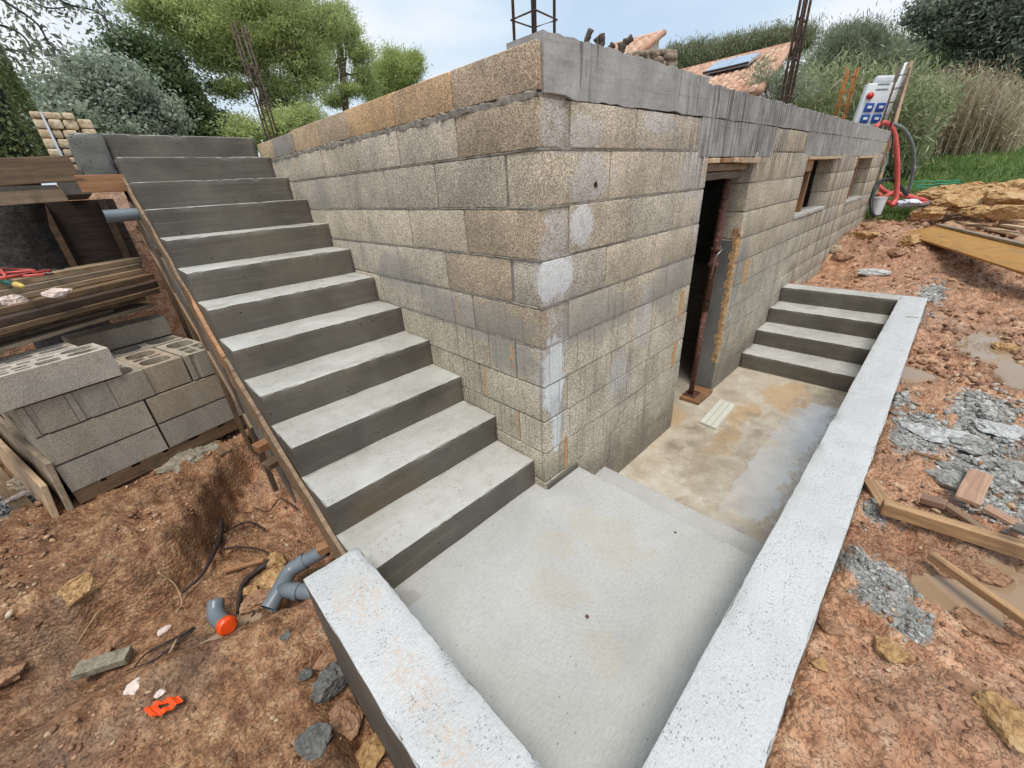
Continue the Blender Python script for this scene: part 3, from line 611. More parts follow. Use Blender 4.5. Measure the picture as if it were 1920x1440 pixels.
# left face rows
for r in range(10):
    z1, z0 = ROWS[r], ROWS[r+1]; y = 0 if r % 2 == 0 else .202; nxt = .522 if r % 2 == 0 else .735
    if r % 2: pass
    while y < 3.45:
        y2 = min(nxt, 3.52); nxt += .5325
        if z1 > stair_z(min(y2, 3.4)-.02)-.02 or z1 > stair_z(y+.02)-.02 or y < .3:
            t = None
            if r < 5 and y < .25: t = (.38, .31, .225)
            if r == 1 and y > .2: t = (.38, .34, .275)
            if r >= 5: t = (.43, .385, .295)
            gv = None
            if r >= 5: gv = [a+random.uniform(-.012, .012) for a in random.sample([.06, .11, .15, .2, .26, .31, .36, .41, .45], random.choice((3, 4, 5, 6)))]
            if y == 0: blk(0, .2, 0, y2, z0, z1, t, None, 'l')
            else: blk(0, .19, y, y2, z0, z1, t, gv, 'l')
        y = y2
# thin top row on the left face
y = 0
for i, y2 in enumerate((.525, 1.05, 1.6, 2.09, 2.6, 3.1, 3.52)):
    blk(0, .032, y, y2, .014, .172-.012*(i > 4), ((.42, .33, .235), (.48, .335, .20), (.50, .34, .19), (.43, .335, .235), (.46, .34, .22), (.27, .24, .20), (.40, .31, .20))[i], None, 'l'); y = y2
# right face rows
def ground_under(x): return -1.9 if x < 6.5 else -1.52
for r in range(11):
    z1, z0 = ROWS[r], ROWS[r+1]
    if z0 < ZL-.0 and r < 11 and False: continue
    x = .202 if r % 2 == 0 else 0; nxt = .735 if r % 2 == 0 else .525
    while x < 9.7:
        x2 = min(nxt, 9.7); nxt += .5325 if x < 4 else .5325
        if x2-x < .05: x = x2; continue
        segs = [(x, x2)]
        for ox0, ox1, oz0, oz1 in OPEN:
            if z0 < oz1-.02 and z1 > oz0+.02:
                ns = []
                for a, b in segs:
                    if b <= ox0 or a >= ox1: ns.append((a, b)); continue
                    if a < ox0: ns.append((a, ox0))
                    if b > ox1: ns.append((ox1, b))
                segs = ns
        if r == 0:      # cast lintels replace the upper blocks there
            ns = []
            for a, b in segs:
                for la, lb in ((1.5, 3.0), (4.0, 9.2)):
                    if a < lb and b > la:
                        if a < la-.04: ns.append((a, la))
                        if b > lb+.04: ns.append((lb, b))
                        break
                else: ns.append((a, b))
            segs = ns
        for a, b in segs:
            if b-a < .04: continue
            if z1 < ground_under((a+b)/2)-.02 and a > 4.7: continue
            zz0 = z0
            t = (.49, .435, .345) if r >= 5 else None
            if t and a > 2.5: t = (.42, .38, .305)
            if not t and a > 2.5: t = random.choice([(.46, .40, .305), (.42, .375, .305), (.44, .385, .295)])
            gv = None
            if r >= 5 and a < 4: gv = [q+random.uniform(-.012, .012) for q in random.sample([.05, .1, .16, .21, .27, .33, .38, .43], random.choice((2, 3, 4, 5)))]
            blk(a, b, 0, .19, z0, z1, t, gv, 'r')
        x = x2
# mortar core just behind the block faces, with the openings left free
c = B(); k = .0075
def core(x0, x1, y0, y1, z0, z1): c.box(x0, x1, y0, y1, z0-ZF, z1-ZF)
core(k, .18, k, 3.5, -2.30, .01)
xs = .185
for ox0, ox1, oz0, oz1 in OPEN:
    core(xs, ox0-.012, k, .18, -2.31, -.006)
    if oz0 > -1.5: core(ox0-.012, ox1+.012, k, .18, -2.31, oz0-.012)
    xs = ox1+.012
core(xs, 9.69, k, .18, -2.31, -.006)
c.build('mortar_bed', 'mortar', bld)
# squeezed mortar along the courses
def mortar_strip(face, a, b, z, h, pr, seed):
    n = int((b-a)/.022); vs = []; fs = []
    t = np.linspace(a, b, n+1); q = np.stack([t*24, t*0+seed, t*0], -1); up = h*(.5+.32*fbm(q, 3, 3)); dn = h*(.5+.32*fbm(q+7, 3, 4)); pp = pr*(.5+1.2*fbm(q*1.7+3, 2, 8))-.002*(face == 'r')
    for i in range(n+1):
        for dz, o_ in ((up[i]+.004, .012), (up[i]*.55, -pp[i]), (-dn[i]*.6, -pp[i]*.8), (-dn[i]-.004, .012)):
            vs.append(W2((t[i], o_, z+dz)) if face == 'r' else W2((o_, t[i], z+dz)))
    for i in range(n):
        for k2 in range(3):
            f = (i*4+k2, i*4+k2+1, (i+1)*4+k2+1, (i+1)*4+k2); fs.append(f if face == 'r' else f[::-1])
    link('mortar_joint', mesh(vs, fs), 'mortar', bld)
mortar_strip('l', .0, 3.5, .004, .036, .006, 1)
for i, z in enumerate(ROWS[1:6]):
    ymax = 3.45 if z > -.3 else (3.0 if z > -.5 else 2.4 if z > -.7 else 1.7)
    mortar_strip('l', .0, ymax, z, (.008, .011, .008, .007, .010)[i], .0015, 3+i)
    for a, b in ((0., 1.66), (2.6, 4.2), (5.62, 7.1)):
        if z > -.2 and a > 1: continue
        mortar_strip('r', a, b, z, (.011, .010, .008, .010, .009)[i], .0015, 13+i)
# ring beam and lintels
def beam(name, x0, x1, y0, y1, z0, z1, amp=.004, top=.012, seed=0, ragged=0):
    nx_ = int((x1-x0)/.03); nz_ = max(2, int((z1-z0)/.03)); X = np.linspace(x0, x1, nx_+1); Z = np.linspace(0, 1, nz_+1)
    vs = []; fs = []
    tp = z1+top*fbm(np.stack([X*26+seed, X*0, X*0], -1), 3, 4); bt = z0+ragged*fbm(np.stack([X*9+seed, X*0+4, X*0], -1), 3, 6)
    for i, x in enumerate(X):
        for j, t in enumerate(Z): vs.append((x, y0, bt[i]+(tp[i]-bt[i])*t))
        vs.append((x, y1, tp[i])); vs.append((x, y1, z0))
    A = np.array(vs); fr = A[:, 1] == y0; A[fr, 1] += amp*fbm(A[fr]*6+seed, 3, 7)
    st = nz_+3
    for i in range(nx_):
        for j in range(st-1): fs.append((i*st+j, (i+1)*st+j, (i+1)*st+j+1, i*st+j+1))
        fs.append((i*st+st-1, (i+1)*st+st-1, (i+1)*st, i*st))
    fs += [tuple(range(st))[::-1], tuple(nx_*st+j for j in range(st))]
    A[:, 2] -= ZF; return link(name, mesh(A, fs), 'cast_beam', bld, smooth=False)
beam('ring_beam', .034, 1.5, -.004, .19, .002, .196, seed=1, top=.006, ragged=.007)
beam('ring_beam', 1.5, 9.70, -.003, .19, .004, .170, seed=2, top=.008, ragged=.003)
beam('lintel', 1.5, 3.0, -.002, .185, -.212, .000, seed=3, top=.0, amp=.003)
beam('lintel', 4.0, 9.2, -.002, .185, -.212, .000, seed=4, top=.0, amp=.003)
bmake('ring_beam', 'cast_beam', bld, x0=.034, x1=.19, y0=.191, y1=3.5, z0=.002, z1=.150, r=.004, org=(0, 0, ZF))
bx_ = B(); bx_.box(.19, 9.68, .19, 7.9, -.06-ZF, .02-ZF); bx_.build('unseen_roof_slab', 'concrete_rough', bld)  # unseen slab added over the rooms to keep the interior dark
bx_ = B(); bx_.box(9.45, 9.69, .19, 7.9, 0, -.06-ZF); bx_.box(.19, 9.45, 7.7, 7.9, 0, -.06-ZF); bx_.box(.0, .18, 3.55, 7.9, 0, 2.33); bx_.build('back_wall', 'mortar', bld)
bx_ = B(); bx_.box(.35, 9.4, .195, 7.6, -.2, -.004); bx_.build('inner_floor', 'concrete_floor', bld)
# dark plugs standing for the shade inside small wall holes, orange strips of clay showing in the grooves
hb = B(); hb.tube([(.40, -.0035, -.325-ZF), (.40, .01, -.325-ZF)], [.013, .013], 9, 0, True, .25); hb.build('hole_shade_plug', 'dark_metal', bld)
hb = B(); hb.box(-.0025, .01, 3.02, 3.04, -.28-ZF, -.18-ZF); hb.build('hole_shade_plug', 'dark_metal', bld)
def foam(face, u0, v0, u1, v1):
    ax = 'y' if face == 'r' else 'x'; a = at(u0, v0, ax, 0); b = at(u1, v1, ax, 0); i = 0 if face == 'r' else 1
    lo, hi = sorted((a[i], b[i])); hi = max(hi, lo+.004); lo, hi = (lo+hi)/2-(hi-lo)*.36, (lo+hi)/2+(hi-lo)*.36; z0, z1 = sorted((a[2], b[2])); n = 9; vs = []
    for k in range(n+1):
        z = z0+(z1-z0)*k/n
        for e_, s in ((lo, -1), (hi, 1)):
            q = e_+random.uniform(-.0025, .0025); pr = -.0018+random.uniform(-.001, .001)
            vs.append(W2((q, pr, z)) if face == 'r' else W2((pr, q, z)))
            vs.append(W2((q, .012, z)) if face == 'r' else W2((.012, q, z)))
    fs = []
    for k in range(n):
        a4 = k*4; b4 = a4+4
        fs += [(a4, a4+2, b4+2, b4), (a4+1, a4, b4, b4+1), (a4+2, a4+3, b4+3, b4+2)]
    fs += [(0, 1, 3, 2), (n*4, n*4+2, n*4+3, n*4+1)]
    link('clay_strip', mesh(vs, fs), 'foam', bld)
for q in ((953, 645, 967, 708), (904, 688, 914, 744), (968, 770, 974, 823), (859, 560, 862, 607)): foam('l', *q)
for q in ((1058, 820, 1064, 874), (1277, 545, 1278, 594), (1262, 646, 1264, 684), (1397, 488, 1399, 528)): foam('r', *q)
# broken strip down the right door jamb
n = 40; vs = []; fs = []
for k in range(n+1):
    z = -2.0+(1.25)*k/n; wd = .006+.022*float(fbm(np.array([k*.35, 2, 1]), 3, 3)); pr = .006+.006*float(vn(np.array([k*.8, 1, 1]), 5))
    for x, y in ((2.555, .06), (2.548, .012), (2.556, -pr), (2.56+wd, -pr*.9), (2.562+wd, .01)): vs.append(W2((x+random.uniform(-.003, .003), y+random.uniform(-.003, .003), z)))
for k in range(n):
    for j in range(4): fs.append((k*5+j, k*5+j+1, (k+1)*5+j+1, (k+1)*5+j))
link('broken_edge', mesh(vs, fs), 'foam', bld)
# formed concrete jamb faces of the door
bx_ = B(); bx_.box(2.553, 2.57, .004, .188, 0, -.85-ZF); bx_.build('door_jamb', 'concrete_rough', bld)
# window sills
for a, b, zz in ((4.22, 5.60, -.80), (7.12, 8.52, -.84)): bmake('window_sill', 'concrete_tread', bld, x0=a+.004, x1=b-.004, y0=-.012, y1=.185, z0=zz-.03, z1=zz+.012, r=.005, res=.05, amp=.006, org=(0, 0, ZF))
# ------------------------------------------------------------------ stairs, landing, floor, low walls
stairs = empty('concrete_staircase', (SX/2, SY, ZL), label='freshly cast long concrete staircase climbing along the left face of the block building', cat='staircase')
so_ = (SX/2, SY, ZL)
for i in range(11):
    y0 = SY+ST*i; y1 = y0+ST+.012; z1 = ZL+SR*(i+1)
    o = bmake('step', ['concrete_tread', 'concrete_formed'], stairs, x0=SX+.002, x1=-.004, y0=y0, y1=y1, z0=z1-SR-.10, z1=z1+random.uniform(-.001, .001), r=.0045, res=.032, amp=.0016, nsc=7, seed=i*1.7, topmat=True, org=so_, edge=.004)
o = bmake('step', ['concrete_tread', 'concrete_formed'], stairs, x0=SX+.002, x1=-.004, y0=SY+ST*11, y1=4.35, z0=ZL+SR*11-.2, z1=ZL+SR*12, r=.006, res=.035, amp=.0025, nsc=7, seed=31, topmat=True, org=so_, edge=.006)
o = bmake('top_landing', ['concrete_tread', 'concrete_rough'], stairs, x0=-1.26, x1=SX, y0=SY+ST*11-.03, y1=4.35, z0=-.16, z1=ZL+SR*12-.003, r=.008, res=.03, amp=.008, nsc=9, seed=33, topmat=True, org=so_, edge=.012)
# sloping waist under the steps
def prism(name, mats, parent, prof, x0, x1, org):
    n = len(prof); vs = [(x, y, z) for x in (x0, x1) for y, z in prof]; vs = [tuple(a-b for a, b in zip(v, org)) for v in vs]
    return link(name, mesh(vs, [tuple(range(n))[::-1], tuple(range(n, 2*n))]+[(i, (i+1) % n, n+(i+1) % n, n+i) for i in range(n)]), mats, parent)
sline = lambda y: ZL+SR*(y-SY)/ST
prism('waist_slab', 'concrete_rough', stairs, [(SY+.02, ZL-.25), (SY+.3, ZL-.25), (4.3, sline(4.3)-.42), (4.3, sline(3.5)-.1), (3.5, sline(3.5)-.06), (SY+.02, sline(SY)-.06)], SX+.02, -.01, so_)
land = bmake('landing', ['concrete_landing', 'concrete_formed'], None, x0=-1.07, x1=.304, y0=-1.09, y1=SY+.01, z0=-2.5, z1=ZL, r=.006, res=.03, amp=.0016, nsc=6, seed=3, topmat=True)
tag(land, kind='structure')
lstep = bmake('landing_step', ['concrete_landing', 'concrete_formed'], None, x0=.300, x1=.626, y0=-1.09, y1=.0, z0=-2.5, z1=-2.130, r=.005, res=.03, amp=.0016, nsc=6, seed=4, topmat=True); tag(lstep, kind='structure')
fl = bmake('courtyard_floor', ['concrete_floor', 'concrete_floor'], None, x0=.60, x1=3.4, y0=-1.09, y1=.35, z0=-2.6, z1=ZF, r=.004, res=.03, amp=.001, nsc=4, seed=5, topmat=True); tag(fl, kind='structure')
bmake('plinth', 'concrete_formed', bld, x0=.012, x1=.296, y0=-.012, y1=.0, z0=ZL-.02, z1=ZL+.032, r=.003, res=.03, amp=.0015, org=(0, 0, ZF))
st2 = empty('short_concrete_steps', (3.9, -.54, ZF), label='short flight of four cast concrete steps at the far end of the sunken floor', cat='steps')
RX, RTD, RR = 3.346, .359, .1741
for i in range(4):
    x0 = RX+RTD*i; x1 = x0+RTD+.01 if i < 3 else 4.66
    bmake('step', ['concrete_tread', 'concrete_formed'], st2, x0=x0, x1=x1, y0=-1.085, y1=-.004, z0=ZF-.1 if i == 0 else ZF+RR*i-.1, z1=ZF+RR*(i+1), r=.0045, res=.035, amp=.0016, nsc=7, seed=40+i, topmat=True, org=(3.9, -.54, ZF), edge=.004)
lw = empty('low_concrete_wall', (1.6, -1.2, ZF), label='low broad-topped concrete wall bordering the landing and the sunken floor', cat='wall')
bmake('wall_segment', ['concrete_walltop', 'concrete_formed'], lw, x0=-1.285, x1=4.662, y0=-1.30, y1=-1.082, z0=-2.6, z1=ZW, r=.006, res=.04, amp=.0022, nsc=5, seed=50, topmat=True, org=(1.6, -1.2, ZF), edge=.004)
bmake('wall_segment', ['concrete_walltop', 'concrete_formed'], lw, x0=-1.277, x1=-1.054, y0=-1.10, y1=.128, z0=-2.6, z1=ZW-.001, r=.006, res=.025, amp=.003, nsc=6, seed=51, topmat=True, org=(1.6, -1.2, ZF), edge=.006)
# ------------------------------------------------------------------ planks
def plank(a, b, wdt, th, mat, label=None, cat='plank', group=None, roll=0, name='wooden_plank', parent=None, res=None, under=False):
    """a, b: ends of the underside's centre line; roll turns it about its length"""
    a = Vector(a); b = Vector(b); L = (b-a).length; X = (b-a).normalized(); Yv = Vector((0, 0, 1)).cross(X)
    if Yv.length < .05: Yv = Vector((0, 1, 0))
    Yv.normalize(); Z = X.cross(Yv)
    R = Matrix((X, Yv, Z)).transposed().to_4x4(); R = R @ Matrix.Rotation(roll, 4, 'X')
    me = rbox(-L/2, L/2, -wdt/2, wdt/2, 0, th, r=min(.004, th*.2), res=res or max(.12, L/10), amp=.0022, nsc=4, seed=random.random()*90, name=name)
    me.polygons.foreach_set('use_smooth', [False]*len(me.polygons)); o = link(name, me, mat, parent); o.matrix_local = Matrix.Translation((a+b)/2) @ R
    if parent is None: tag(o, label, cat, group)
    return o
def V3(*a): return Vector(a)
# formwork along the stair side
fw = empty('stair_formwork', (-1.09, 1.8, -1.5), label='timber side formwork running down the left edge of the long staircase', cat='formwork')
fo = Vector((-1.09, 1.8, -1.5)); off = -.07
def fpt(y, dz=off, x=-1.083): return Vector((x, y, sline(y)+dz))-fo
for (ya, yb, d1, d2, mt) in ((.13, 1.62, .02, -.085, 'wood_brown'), (1.63, 2.15, -.085, -.05, 'wood_orange'), (2.16, 3.2, -.05, .055, 'wood_brown')):
    P_ = []; nseg = 24
    vs = []; 
    for i in range(nseg+1):
        y = ya+(yb-ya)*i/nseg; dz = d1+(d2-d1)*i/nseg+.010*float(vn(np.array([y*5, 1, 1]), 2)); wob = .006*float(vn(np.array([y*7, 3, 1]), 5))
        zt = sline(y)+dz; th = .019+.004*float(vn(np.array([y*11, 3, 1]), 9))
        for x, z in ((SX+wob*.3-.001, zt), (SX-th+wob, zt-.004), (SX-th+wob, zt-.22), (SX-.001, zt-.22)): vs.append(tuple(Vector((x, y, z))-fo))
    fs = [(i*4+k, (i+1)*4+k, (i+1)*4+(k+1) % 4, i*4+(k+1) % 4) for i in range(nseg) for k in range(4)]+[(0, 1, 2, 3), (nseg*4+3, nseg*4+2, nseg*4+1, nseg*4)]
    link('edge_board', mesh(vs, fs), mt, fw)
prism('side_panel', 'wood_ply', fw, [(1.1, sline(1.1)-.29), (3.6, sline(3.6)-.30), (3.6, sline(3.6)-.62), (1.1, sline(1.1)-.62)], -1.078, -1.066, tuple(fo))
for y in (1.75, 2.3, 2.9, 3.4):
    plank(Vector((-1.06, y, -2.25))-fo, Vector((-1.06, y, sline(y)-.25))-fo, .07, .03, 'wood_dark' if y < 2 else 'wood_brown', name='stud', parent=fw)
plank(Vector((-1.085, 1.62, sline(1.62)-.60))-fo, Vector((-1.085, 3.7, sline(3.7)-.60))-fo, .018, .03, 'wood_brown', name='waler', parent=fw)
plank(at(155, 362, 'y', 3.25), at(246, 359, 'y', 3.25), .03, .115, 'wood_orange', 'short orange board end sticking out left of the staircase formwork below the top landing', roll=math.pi/2*0)
sp0 = empty('drain_stub', (-1.18, 3.0, -.35), label='short grey plastic pipe stub sticking out of the staircase side below the orange board', cat='pipe')
t = B(); t.tube([(-.095, 0, 0), (.10, 0, 0)], .042, 18, cap=False); t.tube([(.10, 0, 0), (-.095, 0, 0)], .038, 18, mi=1, cap=False); t.build('pipe', ['pvc_grey', 'pvc_inside'], sp0, True)
# upper slab formwork left of the landing
a = at(-260, 340, 'y', 3.45); b = at(143, 320, 'y', 3.45)
plank(V3(-2.6, 3.45, -.155), V3(-1.30, 3.45, -.105), .05, .165, 'wood_brown', 'long weathered shuttering board level with the ground left of the top landing')
plank(V3(-2.6, 3.50, -.26), V3(-1.42, 3.50, -.235), .04, .085, 'wood_pale', 'pale board just under the weathered shuttering board at the left edge')
bx_ = B(); bx_.box(-6, -1.45, 3.56, 4.5, -.19, -.12); bx_.box(-1.44, -1.27, 3.56, 6.2, -.19, -.03); o = bx_.build('terrace_slab', 'concrete_rough'); tag(o, kind='structure')
pw = empty('shuttering_wall', (-2.4, 5.9, -2.1), label='dark plywood shuttering wall with upright studs under the terrace slab', cat='shuttering')
bx_ = B(); bx_.box(-3.6, 1.35, .02, .04, -.1, 1.9); bx_.build('panel', 'wood_dark', pw)
for i, x in enumerate((-2.6, -2.05, -1.5, -.95, -.4, .15, .7, 1.2)): bx_ = B(); bx_.box(x, x+.07, -.05, .019, -.05, 1.88); bx_.build('stud', 'wood_brown', pw)
# ------------------------------------------------------------------ hollow blocks
def hollow_block(parent_or_none, M4, L, Wd, H, cells, tint, label=None, group=None, name='hollow_block', cut='z', ribs=False):
    """block with real hollows opening on its top (local z); cells: (x0,x1,y0,y1,round)"""
    bm = B(); d = H*.97
    # outer sides and bottom
    c_ = [(0, 0), (L, 0), (L, Wd), (0, Wd)]
    import bmesh
    b = bmesh.new()
    from mathutils.geometry import delaunay_2d_cdt
    verts = [Vector(q) for q in c_]; edges = [(0, 1), (1, 2), (2, 3), (3, 0)]; loops = []
    for x0, x1, y0, y1, rd in cells:
        s = len(verts); cx, cy, a_, b_ = (x0+x1)/2, (y0+y1)/2, (x1-x0)/2, (y1-y0)/2; n = 16 if rd else 8
        for k in range(n):
            t = 2*math.pi*(k+.5)/n; ex = .45 if rd else .18
            ct, st_ = math.cos(t), math.sin(t); p = 2/ex/2
            px = math.copysign(abs(ct)**ex, ct) if not rd else math.copysign(abs(ct)**.7, ct); py = math.copysign(abs(st_)**ex, st_) if not rd else math.copysign(abs(st_)**.7, st_)
            verts.append(Vector((cx+a_*px, cy+b_*py)))
        edges += [(s+k, s+(k+1) % n) for k in range(n)]; loops.append((s, n))
    rv, re, rf, ov, oe, of = delaunay_2d_cdt(verts, edges, [], 0, 1e-5)
    keep = []
    for f in rf:
        cx = sum(rv[i].x for i in f)/len(f); cy = sum(rv[i].y for i in f)/len(f); inside = False
        for s, n in loops:
            poly = verts[s:s+n]; ins = False; j = n-1
            for i in range(n):
                if (poly[i].y > cy) != (poly[j].y > cy) and cx < (poly[j].x-poly[i].x)*(cy-poly[i].y)/(poly[j].y-poly[i].y)+poly[i].x: ins = not ins
                j = i
            if ins: inside = True; break
        if not inside: keep.append(f)
    jj = lambda: random.uniform(-.0012, .0012)
    top = [(v.x, v.y, H+jj()) for v in rv]; bm.add(top, [tuple(f) for f in keep])
    for s, n in loops:
        vs = [(verts[s+k].x, verts[s+k].y, H) for k in range(n)]+[(verts[s+k].x, verts[s+k].y, H-d) for k in range(n)]
        bm.add(vs, [(k, n+k, n+(k+1) % n, (k+1) % n) for k in range(n)]+[tuple(range(n, 2*n))])
    P = [(0, 0), (L, 0), (L, Wd), (0, Wd)]
    if ribs: P = [(0, 0), (.03, 0), (.033, .012), (.06, .012), (.063, 0), (L, 0), (L, Wd), (0, Wd)]
    n = len(P); bm.add([(x, y, z) for z in (0, H) for x, y in P], [(i, (i+1) % n, n+(i+1) % n, n+i) for i in range(n)]+[tuple(range(n))[::-1]])
    me = mesh(bm.v, bm.f, name); o = link(name, me, 'pallet_block', parent_or_none); o.matrix_world = M4; o.color = (*tint, 1)
    if parent_or_none is None: tag(o, label, 'concrete block', group)
    return o
AZ = math.radians(14.55); PO = Vector((-2.055, 2.241, -2.0))
PM = Matrix.Translation(PO) @ Matrix.Rotation(AZ, 4, 'Z')
pal = empty('wooden_pallet', PO, AZ, label='brown wooden pallet under the stack of hollow blocks', cat='pallet')
for i, y in enumerate((0, .45, .90)):
    for nm, z0, z1 in (('runner', -.02, .055),): bx_ = B(); bx_.box(0, 1.12, y, y+.09, z0, z1); bx_.build(nm, 'wood_brown', pal)
for i, x in enumerate((0, .17, .36, .53, .74, .93)): bx_ = B(); bx_.box(x, x+.14, 0.004, 1.0, .057, .078); bx_.build('deck_board', 'wood_brown', pal)
Z0 = .080
def pmx(x, y, z, rz=0, rx=0): return PM @ Matrix.Translation((x, y, z)) @ Matrix.Rotation(rz, 4, 'Z') @ Matrix.Rotation(rx, 4, 'X')
bt = [(.44, .355, .26), (.42, .355, .275), (.41, .36, .29), (.45, .385, .30)]
cells_std = [(.03, .14, .03, .17, 1), (.17, .30, .03, .09, 0), (.17, .30, .11, .17, 0), (.33, .47, .03, .17, 1)]
def lay(x, y, z, L, W_, H, cells, lab, rz=0, ribs=False, tint=None): return hollow_block(None, pmx(x, y, z, rz), L, W_, H, cells, tint or random.choice(bt), lab, 'hollow concrete blocks stacked on the pallet', ribs=ribs)
G0 = 'hollow concrete blocks stacked on the pallet'
lay(.0, .0, Z0, .535, .5, .195, [], 'bottom-row concrete block at the front left corner of the pallet stack')
lay(.55, .0, Z0, .54, .5, .195, [], 'bottom-row concrete block at the front right of the pallet stack')
lay(.0, .0, Z0+.208, .535, .5, .195, [], 'second-row concrete block at the front left of the pallet stack')
lay(.55, .0, Z0+.208, .54, .5, .195, [], 'second-row concrete block at the front right of the pallet stack')
zt = Z0+.416
oval = [(.025, .175, .03, .22, 1), (.03, .095, .24, .28, 0), (.105, .17, .24, .28, 0), (.025, .175, .30, .47, 1)]
lay(.0, .0, zt, .205, .5, .195, [], 'third-row end-on block with a side groove, leftmost under the big top block', ribs=True)
lay(.208, .0, zt, .20, .5, .195, [], 'third-row end-on block with a side groove, middle one under the big top block', ribs=True)
lay(.411, .0, zt, .20, .5, .195, oval, 'third-row block with an oval hollow just right of the big top block')
lay(.614, .01, zt, .235, .5, .195, [(.03, .205, .04, .20, 1), (.03, .10, .22, .27, 0), (.12, .20, .22, .27, 0), (.03, .205, .29, .46, 1)], 'third-row block with two large oval hollows, second from the stair side')
lay(.865, .0, zt, .225, .5, .195, [(.05, .12, .04, .13, 0), (.14, .205, .04, .13, 0), (.05, .12, .15, .24, 0), (.14, .205, .15, .24, 0), (.04, .205, .27, .46, 1)], 'third-row block with four square hollows and one oval beside the stair formwork', ribs=True)
lay(.0, .55, Z0, 1.09, .48, .39, [], 'rear lower row of blocks at the back of the pallet')
lay(.0, .55, zt, .60, .48, .195, [], 'rear third-row block behind the big top block')
lay(.62, .53, zt, .46, .48, .195, [(.03, .2, .03, .2, 1), (.25, .43, .03, .2, 1), (.03, .2, .25, .45, 1), (.25, .43, .25, .45, 1)], 'rear third-row hollow block behind the blocks beside the stairs')
tz = zt+.210
lay(-.06, -.03, tz, .56, .25, .19, [(.38, .53, .03, .10, 1), (.38, .53, .13, .22, 1), (.24, .35, .03, .105, 0), (.27, .35, .15, .19, 0), (.03, .13, .04, .08, 0), (.03, .13, .10, .13, 0), (.15, .22, .04, .07, 0), (.15, .22, .09, .13, 0), (.03, .17, .16, .22, 1), (.19, .25, .17, .21, 0)], 'large top hollow block lying crooked on the front left of the stack', rz=.03, tint=(.50, .44, .36))
lay(-.08, .235, tz, .50, .22, .19, [(.03, .16, .03, .10, 1), (.18, .30, .03, .10, 0), (.33, .47, .03, .10, 1), (.03, .16, .12, .19, 0), (.18, .30, .12, .19, 1), (.33, .47, .12, .19, 1)], 'top hollow block directly behind the crooked front one', rz=.03, tint=(.48, .42, .35))
o = lay(.48, .72, tz, .60, .2, .15, [], 'dark upright block under the ends of the plank pile')
# weathered boards along the left side of the pallet
plank(PM @ Vector((-.05, -.02, -.03)), PM @ Vector((-.05, 1.9, -.02)), .03, .36, 'wood_grey', 'grey board on edge along the left side of the block stack', roll=.1)
plank(PM @ Vector((-.12, .0, -.04)), PM @ Vector((-.12, 2.0, -.04)), .03, .24, 'wood_pale', 'lower pale board on edge outside the grey one by the block stack', roll=.15)
plank(PM @ Vector((-.2, .12, -.06)), PM @ Vector((-.2, 2.0, -.06)), .09, .03, 'wood_brown', 'brown board lying flat in the mud left of the block stack')
# plank pile behind the blocks
pil_dir = Vector((math.cos(math.radians(38)), math.sin(math.radians(38)), 0)); 
PL = [(265, 482, -.70, 1.9, .17, .042, 'wood_pale', 'topmost pale plank of the pile behind the blocks'),
      (264, 494, -.744, 1.9, .19, .038, 'wood_grey', 'grey-edged plank just under the topmost plank of the pile'),
      (266, 504, -.784, 1.9, .18, .036, 'wood_pale', 'third plank down in the pile, with a yellow edge'),
      (288, 513, -.822, 1.8, .22, .042, 'wood_brown', 'brown plank in the middle of the pile with pink lumps on it'),
      (294, 527, -.866, 2.1, .22, .046, 'wood_dark', 'dark brown thick plank of the pile that sticks out furthest'),
      (298, 540, -.914, 2.0, .18, .036, 'wood_brown', 'second brown plank of the pile below the furthest one'),
      (272, 546, -.952, 1.9, .17, .036, 'wood_grey', 'thin grey plank low in the pile with a straight sawn end'),
      (274, 556, -.990, 1.9, .19, .030, 'wood_pale', 'thin pale plank low in the pile with an orange edge'),
      (288, 568, -1.022, 2.2, .18, .026, 'wood_grey', 'lowest long plank of the pile, lying over the dark block'),
      (213, 578, -1.0, 1.7, .10, .03, 'wood_grey', 'short low plank at the front of the pile ending left of the dark block')]
wv = Vector((-pil_dir.y, pil_dir.x, 0))
for u, v, z, L, wd, th, mt, lab in PL:
    e_ = Vector(at(u, v, 'z', z)); sh = random.uniform(-.02, .02)
    c0 = e_+wv*(wd/2); c0.z = z-th
    d_ = (pil_dir+wv*sh).normalized(); a = c0-d_*L
    if lab.startswith('short'): d_ = Vector((math.cos(math.radians(34)), math.sin(math.radians(34)), 0)); a = c0-d_*L
    plank(a, c0, wd, th, mt, lab, 'plank', 'planks piled up behind the hollow blocks')
for i in range(3):
    a = Vector(at(230, 520, 'z', -.9))+wv*(.25+.12*i); plank(a-pil_dir*1.8-Vector((0, 0, .1)), a-Vector((0, 0, .1)), .14, .1+.03*i, 'wood_dark', ('plank bundle of dark timber hidden behind the front of the pile', 'dark timber at the back of the plank pile nearest the trunk', 'dark timber second from the back of the plank pile')[i])
bx_ = B()
